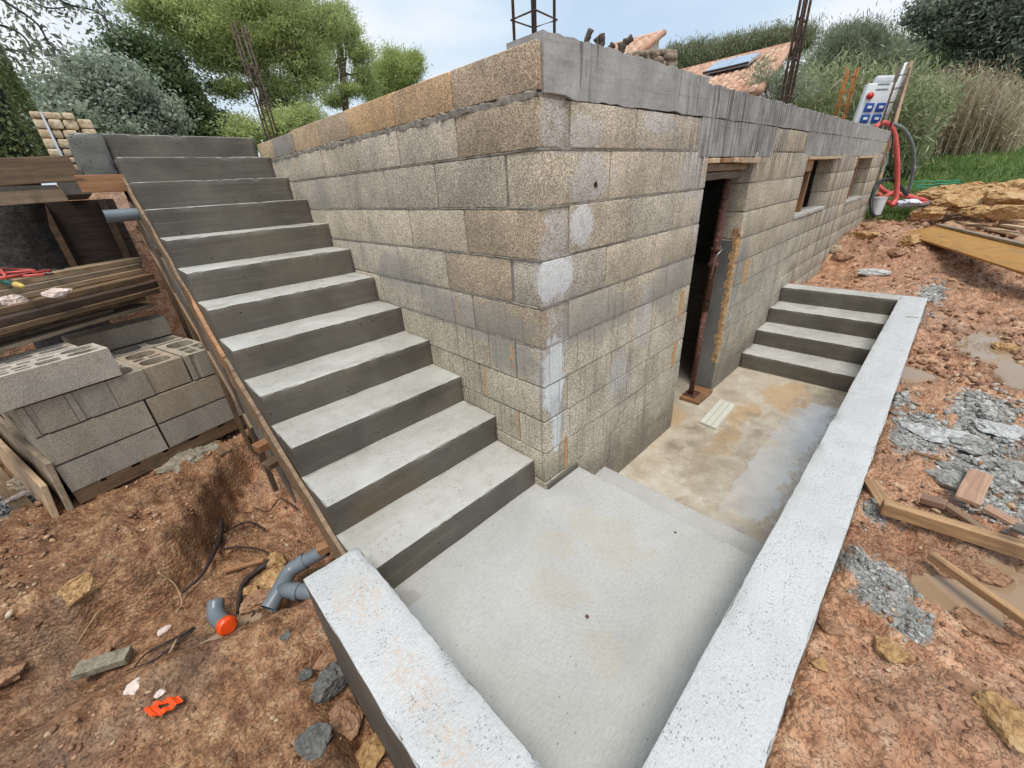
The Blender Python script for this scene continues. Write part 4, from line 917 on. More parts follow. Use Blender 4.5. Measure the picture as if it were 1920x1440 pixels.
# red-sleeved rods and a brush handle on the plank pile
for i, (u0, v0, u1, v1) in enumerate(((-40, 500, 95, 509), (-30, 515, 90, 505), (-20, 524, 120, 503), (20, 520, 100, 513), (0, 503, 14, 523), (-40, 530, 60, 512))):
    a = at(u0, v0, 'z', -.680+.006*i); b = at(u1, v1, 'z', -.680+.005*i); r_ = empty('red_rod', a, label=('red-sleeved tie rod lying highest on the left end of the planks', 'red-sleeved tie rod crossing just below the highest rod', 'longest red-sleeved tie rod reaching furthest right on the planks', 'short red-sleeved rod beside the longest rod', 'stubby red rod standing steeply at the left edge of the planks', 'lowest red-sleeved rod, running behind the brush handle')[i], cat='rod', group='red rods on the plank pile')
    t = B(); d_ = Vector(b)-Vector(a); t.tube([(0, 0, 0), d_*.8], .0085, 8); t.build('sleeve', 'red_hose', r_, True)
    t = B(); t.tube([d_*.8, d_], .006, 8); t.build('rod_tip', 'dark_metal', r_, True)
a = Vector(at(-30, 520, 'z', -.69)); b = Vector(at(28, 533, 'z', -.70)); c0 = Vector(at(43, 537, 'z', -.70))
br = empty('brush_handle', a, label='dark green handle with a yellow end resting on the planks at the left edge', cat='tool')
t = B(); t.tube([(0, 0, 0), b-a], .016, 10); t.build('grip', 'rubber_green', br, True); t = B(); t.tube([b-a, (b-a)*.7+(c0-a)*.3, c0-a], [.017, .02, .012], 10); t.build('end_cap', 'rope_yellow', br, True)
def rock(u, v, wpx, hpx, mat, label, cat='stone', z=None, seed=0, group=None, sub=4, flat_=.5, name='stone', rot=0, sharp=.35, pos=None):
    p = Vector(pos) if pos is not None else Vector(atg(u, v) if z is None else at(u, v, 'z', z)); d = (p-Vector(CAM)).length; s = wpx/FPX*d/2
    import bmesh
    bm = bmesh.new(); bmesh.ops.create_icosphere(bm, subdivisions=sub, radius=1); A = np.array([x.co for x in bm.verts])
    q = A*1.3+seed*3.7; dv = 1+sharp*fbm(q, 3, seed); 
    cut = RNG.normal(size=(7, 3)); cut /= np.linalg.norm(cut, axis=1)[:, None]
    A2 = A*dv[:, None]
    for c_ in cut:
        k = A2@c_; m = k > .62; A2[m] -= np.outer(k[m]-.62, c_)
    A2 = A2*np.array([s, s*hpx/wpx*1.35 if hpx/wpx < .7 else s*.9, s*flat_])*1.12
    lyr = A2[:, 2]/s; A2[:, :2] *= (1+.10*np.sign(np.sin(lyr*14+seed))*np.abs(np.sin(lyr*14+seed))**.4)[:, None] if flat_ < .45 else 1
    A2 += .055*s*np.stack([fbm(A*9+seed, 3, 31), fbm(A*9+seed, 3, 32), fbm(A*9+seed, 3, 33)], -1)
    A2 += .03*s*np.stack([fbm(A*6+seed, 2, 1), fbm(A*6+seed, 2, 2), fbm(A*6+seed, 2, 3)], -1)
    for x, co in zip(bm.verts, A2): x.co = co
    me = bpy.data.meshes.new(name); bm.to_mesh(me); bm.free(); o = link(name, me, mat); o.location = (p.x, p.y, p.z+s*flat_*.25)
    az = math.atan2((p.y-CAM[1]), (p.x-CAM[0])); o.rotation_euler = (0, 0, az-math.pi/2+rot); return tag(o, label, cat, group)
rock(108, 551, 23, 15, 'white_lump', 'pinkish white lump of plaster on the middle plank of the pile', 'lump', z=-.79, seed=1)
rock(14, 572, 30, 20, 'white_lump', 'pinkish white lump at the left edge on the plank pile', 'lump', z=-.83, seed=2)
# ------------------------------------------------------------------ things on the left ground
rock(354, 862, 64, 46, 'slab_stone', 'flat angular grey-beige stone in front of the block pallet', seed=3, flat_=.22)
plank(atg(388, 828), atg(424, 852), .085, .022, 'wood_brown', 'short flat brown wood offcut beside the flat stone in front of the pallet', 'wood offcut')
rock(74, 897, 44, 34, 'pale_stone', 'pale angular stone left of the pallet corner', seed=4, flat_=.4)
rock(50, 928, 34, 10, 'white_lump', 'thin pinkish lump in the mud below the pale angular stone', 'lump', seed=5, flat_=.3)
qa = Vector(at(482, 848, 'x', -1.15)); plank(qa, qa+V3(.16, .04, 0), .07, .045, 'wood_orange', 'reddish timber block wedged under the stair formwork', 'timber block')
qa = Vector(at(500, 880, 'x', -1.15)); plank(qa, qa+V3(.16, .05, 0), .07, .035, 'wood_brown', 'brown timber block below the reddish one under the stair formwork', 'timber block')
a = Vector(atg(420, 1075)); plank(a+V3(0, 0, .01), Vector(atg(498, 1056))+V3(0, 0, .015), .028, .02, 'wood_orange', 'thin orange batten lying in the trench by the roots', 'batten')
plank(at(600, 1038, 'z', -2.12), at(640, 1018, 'z', -2.10), .06, .05, 'wood_orange', 'orange timber end wedged above the grey drain pipe', 'timber block')
# drain pipes
def wpt(u, v, z): return Vector(at(u, v, 'z', z))
dp = empty('drain_pipe', wpt(530, 1100, -2.3), label='grey plastic drain pipe with a Y branch coming from under the low wall', cat='pipe'); do = wpt(530, 1100, -2.3)
zc = -2.22
A0, A1, A2_, A3, A4 = wpt(505, 1140, -2.27), wpt(525, 1105, -2.24), wpt(543, 1072, zc), wpt(566, 1055, -2.2), wpt(612, 1030, -2.16)
R0 = .043
t = B(); t.tube([p-do for p in curve([A0, A1, A2_, A3], 5)], R0, 18, cap=False); t.tube([p-do for p in curve([A0, A1, A2_, A3], 5)][::-1], R0-.004, 18, mi=1, cap=False); t.build('main_pipe', ['pvc_grey', 'pvc_inside'], dp, True)
t = B(); t.tube([A3-do, A4-do], R0-.002, 18, cap=False); t.tube([A4-do, A3-do], R0-.007, 18, mi=1, cap=False); t.build('inlet_pipe', ['pvc_grey', 'pvc_inside'], dp, True)
t = B(); t.tube([A1-do, wpt(552, 1108, -2.23)-do, wpt(600, 1111, -2.22)-do, wpt(660, 1112, -2.22)-do], R0-.001, 18); t.build('branch_pipe', 'pvc_grey', dp, True)
for q, qn in ((A3, A4), (A0, A1), (wpt(556, 1109, -2.228), wpt(600, 1111, -2.22))):
    t = B(); d_ = (qn-q).normalized(); t.tube([q-do-d_*.004, q-do+d_*.022], R0+.0035, 18, cap=False); t.build('socket', 'pvc_grey', dp, True)
pe_ = empty('capped_pipe_elbow', wpt(410, 1150, -2.36), label='short grey pipe elbow with its mouth covered in orange tape', cat='pipe'); po = wpt(410, 1150, -2.36)
c_pts = curve([wpt(405, 1125, -2.24), wpt(404, 1148, -2.27), wpt(412, 1163, -2.275), wpt(424, 1172, -2.25)], 5)
t = B(); t.tube([p-po for p in c_pts], .040, 18); t.build('elbow', 'pvc_grey', pe_, True)
t = B(); e1, e0 = c_pts[-1], c_pts[-4]; d_ = (e1-e0).normalized(); t.tube([e1-po-d_*.008, e1-po+d_*.022, e1-po+d_*.034], [.044, .045, .034], 20, wob=.04); t.build('orange_cap', 'orange_tape', pe_, False)
# scrap of orange tape
p = Vector(atg(307, 1322)); tz_ = p.z+.02; n = 14; vs = []; fs = []
for i in range(n+1):
    t_ = i/n; q = Vector(at(276+62*t_, 1338-30*t_, 'z', tz_)); wdt = .030*(1-abs(t_-.4))*1.2+.006; nrm = Vector((.3, -.9, 0)).normalized()
    z = q.z+.006*math.sin(i*1.3)
    for s in (-1, -.3, .3, 1): vs.append((q.x+nrm.x*wdt*s, q.y+nrm.y*wdt*s, z+.002*random.uniform(-1, 1)))
for i in range(n):
    for k in range(3):
        if k == 1 and 4 < i < 9: continue
        fs.append((i*4+k, i*4+k+1, (i+1)*4+k+1, (i+1)*4+k))
o = link('tape_scrap', mesh(vs, fs), 'orange_tape'); sld = o.modifiers.new('s', 'SOLIDIFY'); sld.thickness = .002; tag(o, 'torn orange tape scrap lying on the mud near the bottom left', 'tape')
# concrete offcut
a = Vector(atg(152, 1268)); b = Vector(atg(250, 1236)); o = plank(a+V3(0, 0, .02), b+V3(0, 0, .02), .075, .04, 'slab_stone', 'speckled rectangular concrete offcut lying in the trench mud', 'concrete piece', name='concrete_offcut')
for (u, v, w_, h_, mt, lab, fl_) in ((520, 1058, 34, 34, 'ochre_stone', 'large ochre rock just above the bend of the drain pipe', .8), (505, 1090, 42, 26, 'ochre_stone', 'angular ochre rock left of the drain pipe branch', .7), (470, 1112, 22, 18, 'ochre_stone', 'small ochre rock left of the angular one beside the pipe', .6), (485, 1130, 44, 20, 'clay_stone', 'brown flat rock just above the pipe mouth', .4),
      (18, 1270, 34, 24, 'clay_stone', 'reddish flat rock at the left edge above the bottom mud', .35), (213, 1208, 30, 18, 'clay_stone', 'orange rock in the trench above the concrete offcut', .5), (180, 1232, 30, 18, 'clay_stone', 'flat reddish rock leaning behind the concrete offcut', .4), (258, 1290, 20, 14, 'white_lump', 'pale lump right of the concrete offcut', .6), (313, 1185, 16, 9, 'white_lump', 'pale chip on the trench slope left of the capped elbow', .5), (302, 1302, 12, 14, 'white_lump', 'pale chip just above the orange tape scrap', .5),
      (620, 1235, 48, 24, 'clay_stone', 'rusty red rock beside the low wall above the grey lumps', .5), (615, 1285, 54, 46, 'wet_lump', 'large grey mortar lump beside the left low wall', .7), (572, 1265, 20, 18, 'wet_lump', 'small grey mortar lump left of the large one', .6), (535, 1195, 16, 18, 'wet_lump', 'grey mortar splash on the bank below the pipe mouth', .3), (640, 1350, 60, 40, 'clay_stone', 'dark clay boulder sunk in the gap by the left low wall', .6), (585, 1395, 40, 26, 'wet_lump', 'rounded grey lump near the bottom edge beside the wall', .5), (690, 1425, 70, 30, 'ochre_stone', 'ochre boulder at the bottom edge against the wall', .6), (155, 1104, 42, 16, 'ochre_stone', 'ochre rock set in the bank left of the roots', .5)):
    rock(u, v, w_, h_, mt, lab, seed=u % 37, flat_=fl_, sharp=.28)
def root(px, r, mat, label, lift=.01, cat='root', z=None):
    pts = [Vector(atg(u, v))+V3(0, 0, lift) for u, v in px]; t = B(); c_ = curve(pts, 5); rs = [r*(1-.6*i/len(c_)) for i in range(len(c_))]; t.tube(c_, rs, 8, wob=.18); return tag(t.build('tree_root', mat, None, True), label, cat)
root([(417, 980), (415, 1015), (405, 1060), (380, 1095), (345, 1118)], .016, 'root_bark', 'thick dark root hanging down the bank left of the batten', .03)
root([(420, 1042), (450, 1038), (490, 1040), (508, 1048)], .009, 'root_bark', 'thin dark root reaching right towards the ochre rock', .05)
root([(510, 1060), (480, 1078), (458, 1100), (450, 1130), (448, 1155)], .019, 'root_bark', 'gnarled dark branch lying across the trench left of the pipe', .02)
root([(368, 1182), (330, 1205), (280, 1228), (255, 1255)], .007, 'root_bark', 'thin dark twig lying over the trench right of the offcut', .02)
root([(366, 1190), (320, 1222), (290, 1243), (240, 1262)], .006, 'root_bark', 'second dark twig running beside the first over the trench', .02)
root([(335, 1205), (318, 1235), (300, 1262)], .006, 'pale_root', 'pale splintered root under the dark twigs in the trench', .02)
root([(500, 1000), (470, 985), (440, 1000), (425, 1020)], .008, 'root_bark', 'crooked dark root sticking out of the bank above the thick one', .03)
root([(300, 1080), (330, 1100), (345, 1135), (335, 1160)], .005, 'pale_root', 'pale thin root trailing down the bank beside the thick dark root', .03)
root([(560, 960), (530, 945), (505, 965), (480, 960)], .006, 'root_bark', 'thin dark root crossing the bank under the staircase edge', .03)
root([(188, 1155), (165, 1190), (150, 1222)], .0035, 'pale_root', 'pale thin rootlet hanging on the bank at left', .03)
root([(480, 1150), (465, 1170), (458, 1190)], .004, 'root_bark', 'small forked dark twig in the puddle below the pipe mouth', .01)
o = root([(0, 985), (20, 978), (44, 980)], .008, 'pale_root', 'pale splinter of wood at the left edge above the mud', .01, 'splinter')
# ------------------------------------------------------------------ things on the right ground
def rg(u, v, dz=0): q = Vector(atg(u, v)); q.z += dz; return q
def plank_px(p0, p1, wd, th, mat, label, dz=.01, cat='plank', **k):
    a, b = rg(*p0, dz), rg(*p1, dz); return plank(a, b, wd, th, mat, label, cat, **k)
plank_px((1645, 965), (1925, 1065), .045, .062, 'wood_tan', 'long thick timber lying aslant on the mud right of the low wall', .02, 'timber')
plank_px((1735, 1058), (1935, 1225), .032, .032, 'wood_tan', 'thin reddish batten lying over the muddy puddle at the right edge', .03, 'batten')
plank_px((1622, 915), (1668, 975), .060, .02, 'wood_tan', 'yellowish board end poking out from under the long thick timber beside the wall', .01)
plank_px((1828, 905), (1800, 965), .085, .02, 'wood_pink', 'broad reddish board offcut lying on the small scrap pile', .05)
plank_px((1722, 948), (1765, 968), .05, .03, 'wood_pink', 'small pink-brown wood offcut left of the broad reddish board', .02)
plank_px((1760, 965), (1880, 1035), .035, .02, 'wood_brown', 'dark plank behind the long thick timber', .02)
plank_px((1830, 975), (1905, 1010), .05, .018, 'wood_pink', 'pinkish scrap board right of the broad reddish board', .03)
plank_px((1880, 1018), (1925, 1040), .06, .02, 'wood_ply', 'grey plywood scrap at the right edge', .04)
plank_px((1710, 855), (1762, 870), .02, .012, 'wood_orange', 'short orange lath in the rubble below the pale mortar slab', .02, 'lath')
for (u, v, w_, h_, mt, lab, fl_) in ((1758, 822, 66, 34, 'set_mortar', 'pale slab of set mortar lying in the rubble beside the wall', .25), (1812, 838, 44, 26, 'mortar_lump', 'dark grey lump touching the pale mortar slab', .4), (1690, 830, 30, 24, 'mortar_lump', 'dark grey lump left of the pale mortar slab', .5), (1810, 890, 60, 20, 'mortar_lump', 'long grey slab of spilled mortar above the reddish board', .25), (1890, 880, 44, 22, 'mortar_lump', 'grey mortar lump at the right of the long slab', .3), (1880, 815, 60, 26, 'set_mortar', 'big grey mortar plate at the right above the rubble', .2), (1780, 905, 40, 26, 'mortar_lump', 'rounded grey lump just above the reddish board', .5),
      (1663, 1222, 34, 22, 'ochre_stone', 'ochre wedge-shaped stone below the grey spill', .5), (1800, 1290, 50, 40, 'clay_stone', 'reddish rock half buried in the clay at lower right', .3), (1845, 1080, 44, 22, 'clay_stone', 'brown stone beside the puddle under the timber', .4), (1830, 1190, 60, 24, 'clay_stone', 'dark clay ridge stone below the puddle', .3), (1470, 1290, 30, 18, 'ochre_stone', 'ochre stone tight against the right low wall', .5), (1480, 1300, 18, 20, 'mortar_lump', 'small grey stone tight against the right low wall', .5), (1890, 1380, 60, 40, 'ochre_stone', 'ochre lump at the bottom right corner', .5), (1560, 1180, 26, 30, 'clay_stone', 'reddish stone in the gap right of the low wall', .6), (1532, 1255, 22, 20, 'ochre_stone', 'small ochre stone below the reddish one in the gap', .5),
      (1640, 518, 38, 14, 'set_mortar', 'pale flat stone on the clay beyond the short steps', .35), (1706, 458, 24, 22, 'ochre_stone', 'ochre boulder below the end of the yellow panel', .6), (1683, 480, 22, 16, 'clay_stone', 'dark brown stone left of the ochre boulder by the yellow panel', .6), (1625, 445, 30, 12, 'ochre_stone', 'flat ochre stone near the foot of the block wall', .4), (1565, 470, 20, 12, 'pale_stone', 'pale stone at the foot of the block wall', .5), (1720, 612, 30, 10, 'mortar_lump', 'grey stone right of the low wall corner', .4), (1880, 655, 22, 12, 'ochre_stone', 'small stone beside the brown puddle at right', .5), (1575, 485, 26, 14, 'clay_stone', 'reddish rock where the clay meets the block wall', .6)):
    rock(u, v, w_, h_, mt, lab, seed=(u*7) % 41, flat_=fl_, sharp=.26)
for i, (p0, p1) in enumerate((((1675, 795), (1700, 818)), ((1700, 808), (1720, 798)), ((1718, 795), (1742, 787)), ((1612, 988), (1620, 1003)))):
    t = B(); t.tube([rg(*p0, .02), rg(*p1, .025)], .0028, 6); tag(t.build('long_nail', 'steel', None, True), ('shiny nail lying nearest the wall in the rubble', 'dull nail between the shiny one and the pale slab', 'dark thick nail just above the pale mortar slab', 'small nail stuck in the clay beside the timber end')[i], 'nail')
# pale trim offcut on the floor
pb = empty('trim_offcut', wpt(1349, 776, ZF), label='cream grooved trim offcut lying on the wet floor in front of the doorway', cat='offcut')
q = [wpt(u, v, ZF+.02) for u, v in ((1312, 790), (1350, 748), (1386, 760), (1343, 803))]; ax_ = (q[1]-q[0]); bx2 = (q[3]-q[0]); o0 = q[0]-wpt(1349, 776, ZF)
for k in range(3):
    t = B(); s0 = o0+bx2*(k/3+.012); s1 = o0+bx2*((k+1)/3-.012)
    t.add([s0, s0+ax_, s1+ax_, s1]+[v-V3(0, 0, .017) for v in (s0, s0+ax_, s1+ax_, s1)], [(3, 2, 1, 0), (4, 5, 6, 7), (0, 1, 5, 4), (1, 2, 6, 5), (2, 3, 7, 6), (3, 0, 4, 7)]); t.build('slat', 'pale_board', pb)
t = B(); s0, s1 = o0, o0+bx2; t.add([v-V3(0, 0, .0125) for v in (s0, s0+ax_, s1+ax_, s1)]+[v-V3(0, 0, .018) for v in (s0, s0+ax_, s1+ax_, s1)], [(3, 2, 1, 0), (4, 5, 6, 7), (0, 1, 5, 4), (1, 2, 6, 5), (2, 3, 7, 6), (3, 0, 4, 7)]); t.build('backing', 'white_plastic', pb)
for i, (u, v) in enumerate(((1101, 1157), (1266, 998))): rock(u, v, (7, 4)[i], 5, 'red_bead', ('dark red seed lying in the middle of the landing', 'tiny dark speck of dirt near the landing edge')[i], 'seed', z=ZL+.004, sub=2, seed=i)
# ------------------------------------------------------------------ doorway prop, lintel boards, window timbers
pr = empty('steel_prop', (2.33, .10, ZF), label='rusty adjustable steel prop standing on a timber pad in the doorway', cat='prop')
top = -.36-ZF
t = B(); t.tube([(-.03, 0, .045), (-.012, 0, .92)], .024, 14); t.build('inner_tube', 'rusty_prop', pr, True)
t = B(); t.tube([(-.012, 0, .9), (.02, 0, top)], .031, 16); t.build('outer_tube', 'rusty_prop', pr, True)
t = B(); t.tube([(0, 0, 1.28), (.001, 0, 1.31), (.002, 0, 1.315), (.003, 0, 1.41), (.003, 0, 1.415), (.004, 0, 1.44)], [.043, .043, .034, .034, .040, .040], 16); t.build('collar', 'rusty_prop', pr, True)
t = B(); t.tube(curve([(-.05, -.02, 1.22), (-.055, -.03, 1.36), (0, -.05, 1.42), (.05, -.03, 1.43), (.06, 0, 1.45)], 4), .006, 6); t.build('handle', 'steel', pr, True)
bx_ = B(); bx_.box(-.075, .06, -.06, .06, .036, .044); bx_.build('base_plate', 'rusty_prop', pr)
t = B(); t.tube([(-.065, -.045, .048), (.05, -.045, .048), (.05, .045, .048), (-.065, .045, .048), (-.065, -.045, .048)], .004, 5); t.build('plate_rim', 'rebar', pr)
plank((2.20, .07, ZF), (2.54, .07, ZF), .19, .035, 'wood_orange', 'square timber pad under the rusty steel prop', 'timber pad')
for k, (x0, x1, y0, z0, z1, mt, lab) in enumerate(((1.68, 2.52, .03, -.30, -.255, 'wood_brown', 'upper dark board across the top of the doorway'), (1.69, 2.50, .05, -.355, -.305, 'wood_dark', 'lower dark board across the top of the doorway'))):
    plank((x0, y0+.05, z0), (x1, y0+.05, z0), .10, z1-z0, mt, lab)
for k, x in enumerate((1.74, 1.93, 2.12, 2.36)): plank((x, -.03, -.25), (x, .17, -.25), .12, .03, 'wood_orange' if k % 2 else 'wood_pale', ('leftmost short board end above the doorway', 'second short board end from the left above the doorway', 'third short board end from the left above the doorway', 'rightmost short board end above the doorway')[k])
plank((2.15, -.025, -.255), (2.66, -.025, -.262), .05, .035, 'wood_pale', 'pale board sticking out past the right side of the doorway head')
for a, b, zz, wn in ((4.22, 5.60, -.79, 'nearer'), (7.12, 8.52, -.83, 'farther')):
    plank((a+.01, .10, -.36), (a+.60, .10, -.36), .07, .13, 'wood_orange', 'short timber header in the top of the %s window opening' % wn, 'timber')
    plank((a+.48, .10, zz+.01), (a+.50, .10, -.37), .10, .05, 'wood_orange', 'upright timber prop standing in the %s window opening' % wn, 'timber', roll=0)
    plank((a+.01, .06, -.245), (b+.25 if wn == 'nearer' else b-.02, .06, -.245), .16, .028, 'wood_pale', 'pale flat board under the lintel of the %s window' % wn)
# ------------------------------------------------------------------ rebar cages
def cage(x, y, z0, z1, w_, d_, rb, mat, label, lean=(0, 0), nst=.25, bars=4, st0=.12, jag=0):
    c_ = empty('rebar_cage', (x, y, z0), label=label, cat='rebar cage', group='rebar cages on the walls'); H = z1-z0
    P = [(-w_/2, -d_/2), (w_/2, -d_/2), (w_/2, d_/2), (-w_/2, d_/2)][:bars]
    for i, (a, b) in enumerate(P):
        t = B(); h = H*(1-jag*random.random()); t.tube([(a, b, -.05), (a+lean[0]*.5*h/H+random.uniform(-.004, .004), b+lean[1]*.5*h/H, h/2), (a+lean[0]*h/H, b+lean[1]*h/H, h)], rb, 6); t.build('bar', mat, c_, True)
    z = st0
    while z < H*.96:
        f = z/H; t = B(); q = [(a*1.12+lean[0]*f+random.uniform(-.004, .004), b*1.12+lean[1]*f, z+random.uniform(-.008, .008)) for a, b in P]; t.tube(q+[q[0]], rb*.55, 5); t.build('stirrup', mat, c_)
        z += nst
cage(.10, .10, .15, 1.0, .11, .11, .006, 'rebar', 'close-up rebar cage rising from the near corner of the block wall', nst=.28, st0=.11)
x, y = .09, 3.30; cage(x, y, .12, zat(x, y, 40), .07, .09, .007, 'rebar', 'tall rusty rebar cage at the far end of the left wall beside the stairs', lean=(-.03, .02), nst=.24, st0=.08, jag=.04)
cage(3.42, .10, .14, 1.9, .16, .03, .011, 'rebar', 'tall grey-brown rebar cage standing midway along the right wall', lean=(-.03, 0), nst=.26)
cage(6.35, .22, .12, zat(6.3, .22, 118), .15, .10, .009, 'rebar_orange', 'orange rebar cage behind the wall left of the electric box', lean=(.03, 0), nst=.15, jag=.1)
cage(9.60, .10, .12, zat(9.6, .1, 118)+.02, .10, .14, .011, 'rebar', 'dark rebar cage at the far right corner behind the red hose', lean=(.22, 0), nst=.2, jag=.1)
plank((9.95, .0, -.9), (10.12, .1, 1.25), .05, .10, 'wood_pale', 'pale splintered upright board at the far right corner of the building')
# ------------------------------------------------------------------ site power box
bp = Vector(at(1632, 205, 'y', .45)); eb = empty('power_box', (bp.x, bp.y, .12), label='grey site power box with four blue sockets on top of the far wall', cat='power box'); eb.location.z = zat(bp.x, bp.y, 224)-.13
er = math.atan2(CAM[1]-bp.y, CAM[0]-bp.x)+math.pi/2+.25; eb.rotation_euler = (0, 0.09, er)
W_, H_, D_ = .46, .86, .20
o = link('case', rbox(-W_/2, W_/2, -D_/2, D_/2, 0, H_*.80, r=.02, name='case'), 'white_plastic', eb)
o = link('top_hood', rbox(-W_*.28, W_*.30, -D_/2+.01, D_/2-.02, H_*.80, H_*.93, r=.02, name='top_hood'), 'white_plastic', eb)
for i, (x, z) in enumerate(((-.09, .13), (.09, .13), (-.09, .31), (.09, .31))):
    o = link('blue_socket', rbox(x-.068, x+.068, -D_/2-.035, -D_/2+.002, z-.07, z+.07, r=.012, name='blue_socket'), 'blue_plastic', eb)
    b2 = link('socket_lid', rbox(x-.03, x+.035, -D_/2-.046, -D_/2-.036, z-.02, z+.022, r=.004, name='socket_lid'), 'white_plastic', o)
t = B(); t.tube([(-.14, -D_/2-.04, .49), (-.14, -D_/2, .49)], .055, 14); t.tube([(-.14, -D_/2-.06, .49), (-.14, -D_/2-.04, .49)], .03, 10); t.build('red_switch', 'red_knob', eb, True)
for z in (.58, .66): bx_ = B(); bx_.box(-.08, .10, -D_/2-.006, -D_/2+.001, z, z+.018); bx_.build('vent_slot', 'grey_hose', eb)
t = B(); t.tube([(W_/2+.03, 0, -.1), (W_/2+.03, .0, H_*1.15)], .035, 10); t.build('mast', 'white_plastic', eb, True)
# ------------------------------------------------------------------ hoses, bucket, clutter at the far end
def hose(px, r, mat, label, cat='hose', name='hose', corr=0):
    pts = []
    for q in px: pts.append(Vector(far(q[0], q[1], q[2])) if len(q) > 2 else rg(q[0], q[1], r))
    c_ = curve(pts, 8); rs = [r*(1+corr*(i % 2)) for i in range(len(c_))]
    t = B(); t.tube(c_, rs, 10); o = t.build(name, mat, None, True); return tag(o, label, cat)
def hs(d0, pts): return [(u, v, d0+k) for u, v, k in pts]
hose([(1640, 240, 11.0), (1652, 231, 11.15), (1668, 234, 11.2), (1678, 258, 11.3), (1682, 300, 11.4), (1682, 340, 11.5), (1680, 372, 11.5), (1672, 386, 11.4)], .042, 'red_hose', 'thick red corrugated hose hanging over the far corner of the wall', corr=.05)
hose([(1646, 348, 12.0), (1662, 360, 12.0), (1690, 366, 12.2), (1730, 371, 12.4), (1770, 377, 12.6)], .042, 'red_hose', 'upper red hose strand on the ground behind the white bucket', corr=.05)
hose([(1645, 362, 11.8), (1662, 378, 11.8), (1690, 383, 11.9), (1725, 382, 12.0), (1758, 380, 12.2)], .042, 'red_hose', 'lower red hose strand on the ground nearest the rock pile', corr=.05)
hose([(1655, 372, 11.7), (1675, 362, 11.9), (1700, 368, 12.0), (1740, 377, 12.2), (1765, 378, 12.5)], .042, 'red_hose', 'middle red hose strand crossing between the other two on the ground', corr=.05)
hose([(1675, 232, 11.2), (1695, 243, 11.4), (1709, 268, 11.6), (1713, 295, 11.8), (1710, 330, 12), (1703, 362, 12.1)], .03, 'grey_hose', 'grey-green cable arching down to the ground right of the red hose', 'cable')
hose([(1640, 408, 10.9), (1634, 395, 10.9), (1634, 372, 11.0), (1642, 350, 11.1), (1655, 338, 11.3), (1672, 338, 11.5), (1688, 350, 11.7), (1700, 366, 11.9)], .032, 'black_hose', 'black cable looping from the wall foot over the white bucket', 'cable')
hose([(1675, 250, 11.0), (1672, 285, 11.0), (1668, 322, 11.1)], .014, 'black_hose', 'thin black cable hanging behind the thick red hose', 'cable')
hose([(1664, 285, 10.6), (1662, 305, 10.6), (1652, 322, 10.5)], .014, 'grey_hose', 'thin grey cable curving down the end of the wall', 'cable')
bq = Vector(far(1643, 398, 11.2)); bk = empty('bucket', bq, label='small white plastic bucket on the ground at the far end of the wall', cat='bucket')
n = 14; t = B(); t.tube([(0, 0, -.04), (0, 0, .27)], [.08, .105], n, cap=False); t.tube([(0, 0, .27), (0, 0, .0)], [.10, .075], n, cap=False); t.tube([(0, 0, -.04), (0, 0, .0)], [.08, .08], n); t.build('body', 'white_plastic', bk, True)
t = B(); t.tube([(0, 0, .255), (0, 0, .275)], [.11, .11], n, cap=False); t.build('rim', 'white_plastic', bk, True)
rock(1708, 378, 24, 16, 'white_strap', 'crumpled pale grey plastic sheet beside the red hoses', 'plastic sheet', pos=far(1708, 384, 11.8), seed=8, sharp=.6)
a = Vector(far(1727, 389, 11.6)); b = Vector(far(1754, 376, 11.9)); plank(a, b, .12, .03, 'wood_ply', 'dark grey board leaning beside the crumpled plastic sheet')
for i, (v0, v1) in enumerate(((341, 339), (348, 343), (352, 350))):
    pts = [Vector(far(1712+10*k, v0+(v1-v0)*k/9+1.2*math.sin(k*2.1+i), 14.5+i*.4)) for k in range(10)]; t = B(); t.tube(pts, .012, 5); tag(t.build('green_cord', 'green_net', None, True), ('upper green cord stretched low across the grass', 'middle green cord stretched low across the grass', 'lower green cord stretched low across the grass')[i], 'cord')
# yellow shuttering panel with planks on the clay
def quad_panel(px, th, mat, label, name='shuttering_panel', cat='panel', mats=None):
    q = [Vector(p) for p in px]; o0 = sum(q, Vector())/4; X = (q[1]-q[0]); Y = (q[3]-q[0]); N_ = X.cross(Y).normalized(); Xn = X.normalized(); Yn = N_.cross(Xn); L = X.length; w_ = Y.length
    me = rbox(-L/2, L/2, -w_/2, w_/2, -th, 0, r=.004, res=.25, amp=.002, name=name); o = link(name, me, mat); o.matrix_world = Matrix.Translation(o0) @ Matrix((Xn, Yn, N_)).transposed().to_4x4(); return tag(o, label, cat)
zb = -1.40
p0 = wpt(1688, 436, zb); p1 = wpt(1925, 512, zb); p3 = wpt(1704, 411, zb+.10); X_ = p1-p0; Y_ = p3-p0; Y_ = Y_-X_*(X_.dot(Y_)/X_.length_squared)
quad_panel([p0, p0+X_*1.35, p0+X_*1.35+Y_, p0+Y_], .027, 'wood_yellow', 'yellow shuttering panel lying tilted on the clay at right')
plank(wpt(1725, 447, zb-.07), wpt(1960, 528, zb-.09), .06, .06, 'wood_grey', 'grey timber under the near edge of the yellow panel', 'timber')
plank(p0+Y_*1.03, p0+X_*1.35+Y_*1.03, .07, .03, 'wood_grey', 'weathered plank along the far edge of the yellow panel')
plank(wpt(1800, 418, zb+.06), wpt(2000, 462, zb+.05), .14, .03, 'wood_pale', 'pale plank lying behind the yellow panel')
plank(wpt(1872, 412, zb+.18), wpt(1990, 425, zb+.18), .09, .03, 'wood_pale', 'upper pale plank at the right edge by the rock pile')
plank(wpt(1880, 424, zb+.14), wpt(1990, 440, zb+.14), .09, .03, 'wood_pale', 'lower pale plank at the right edge by the rock pile')
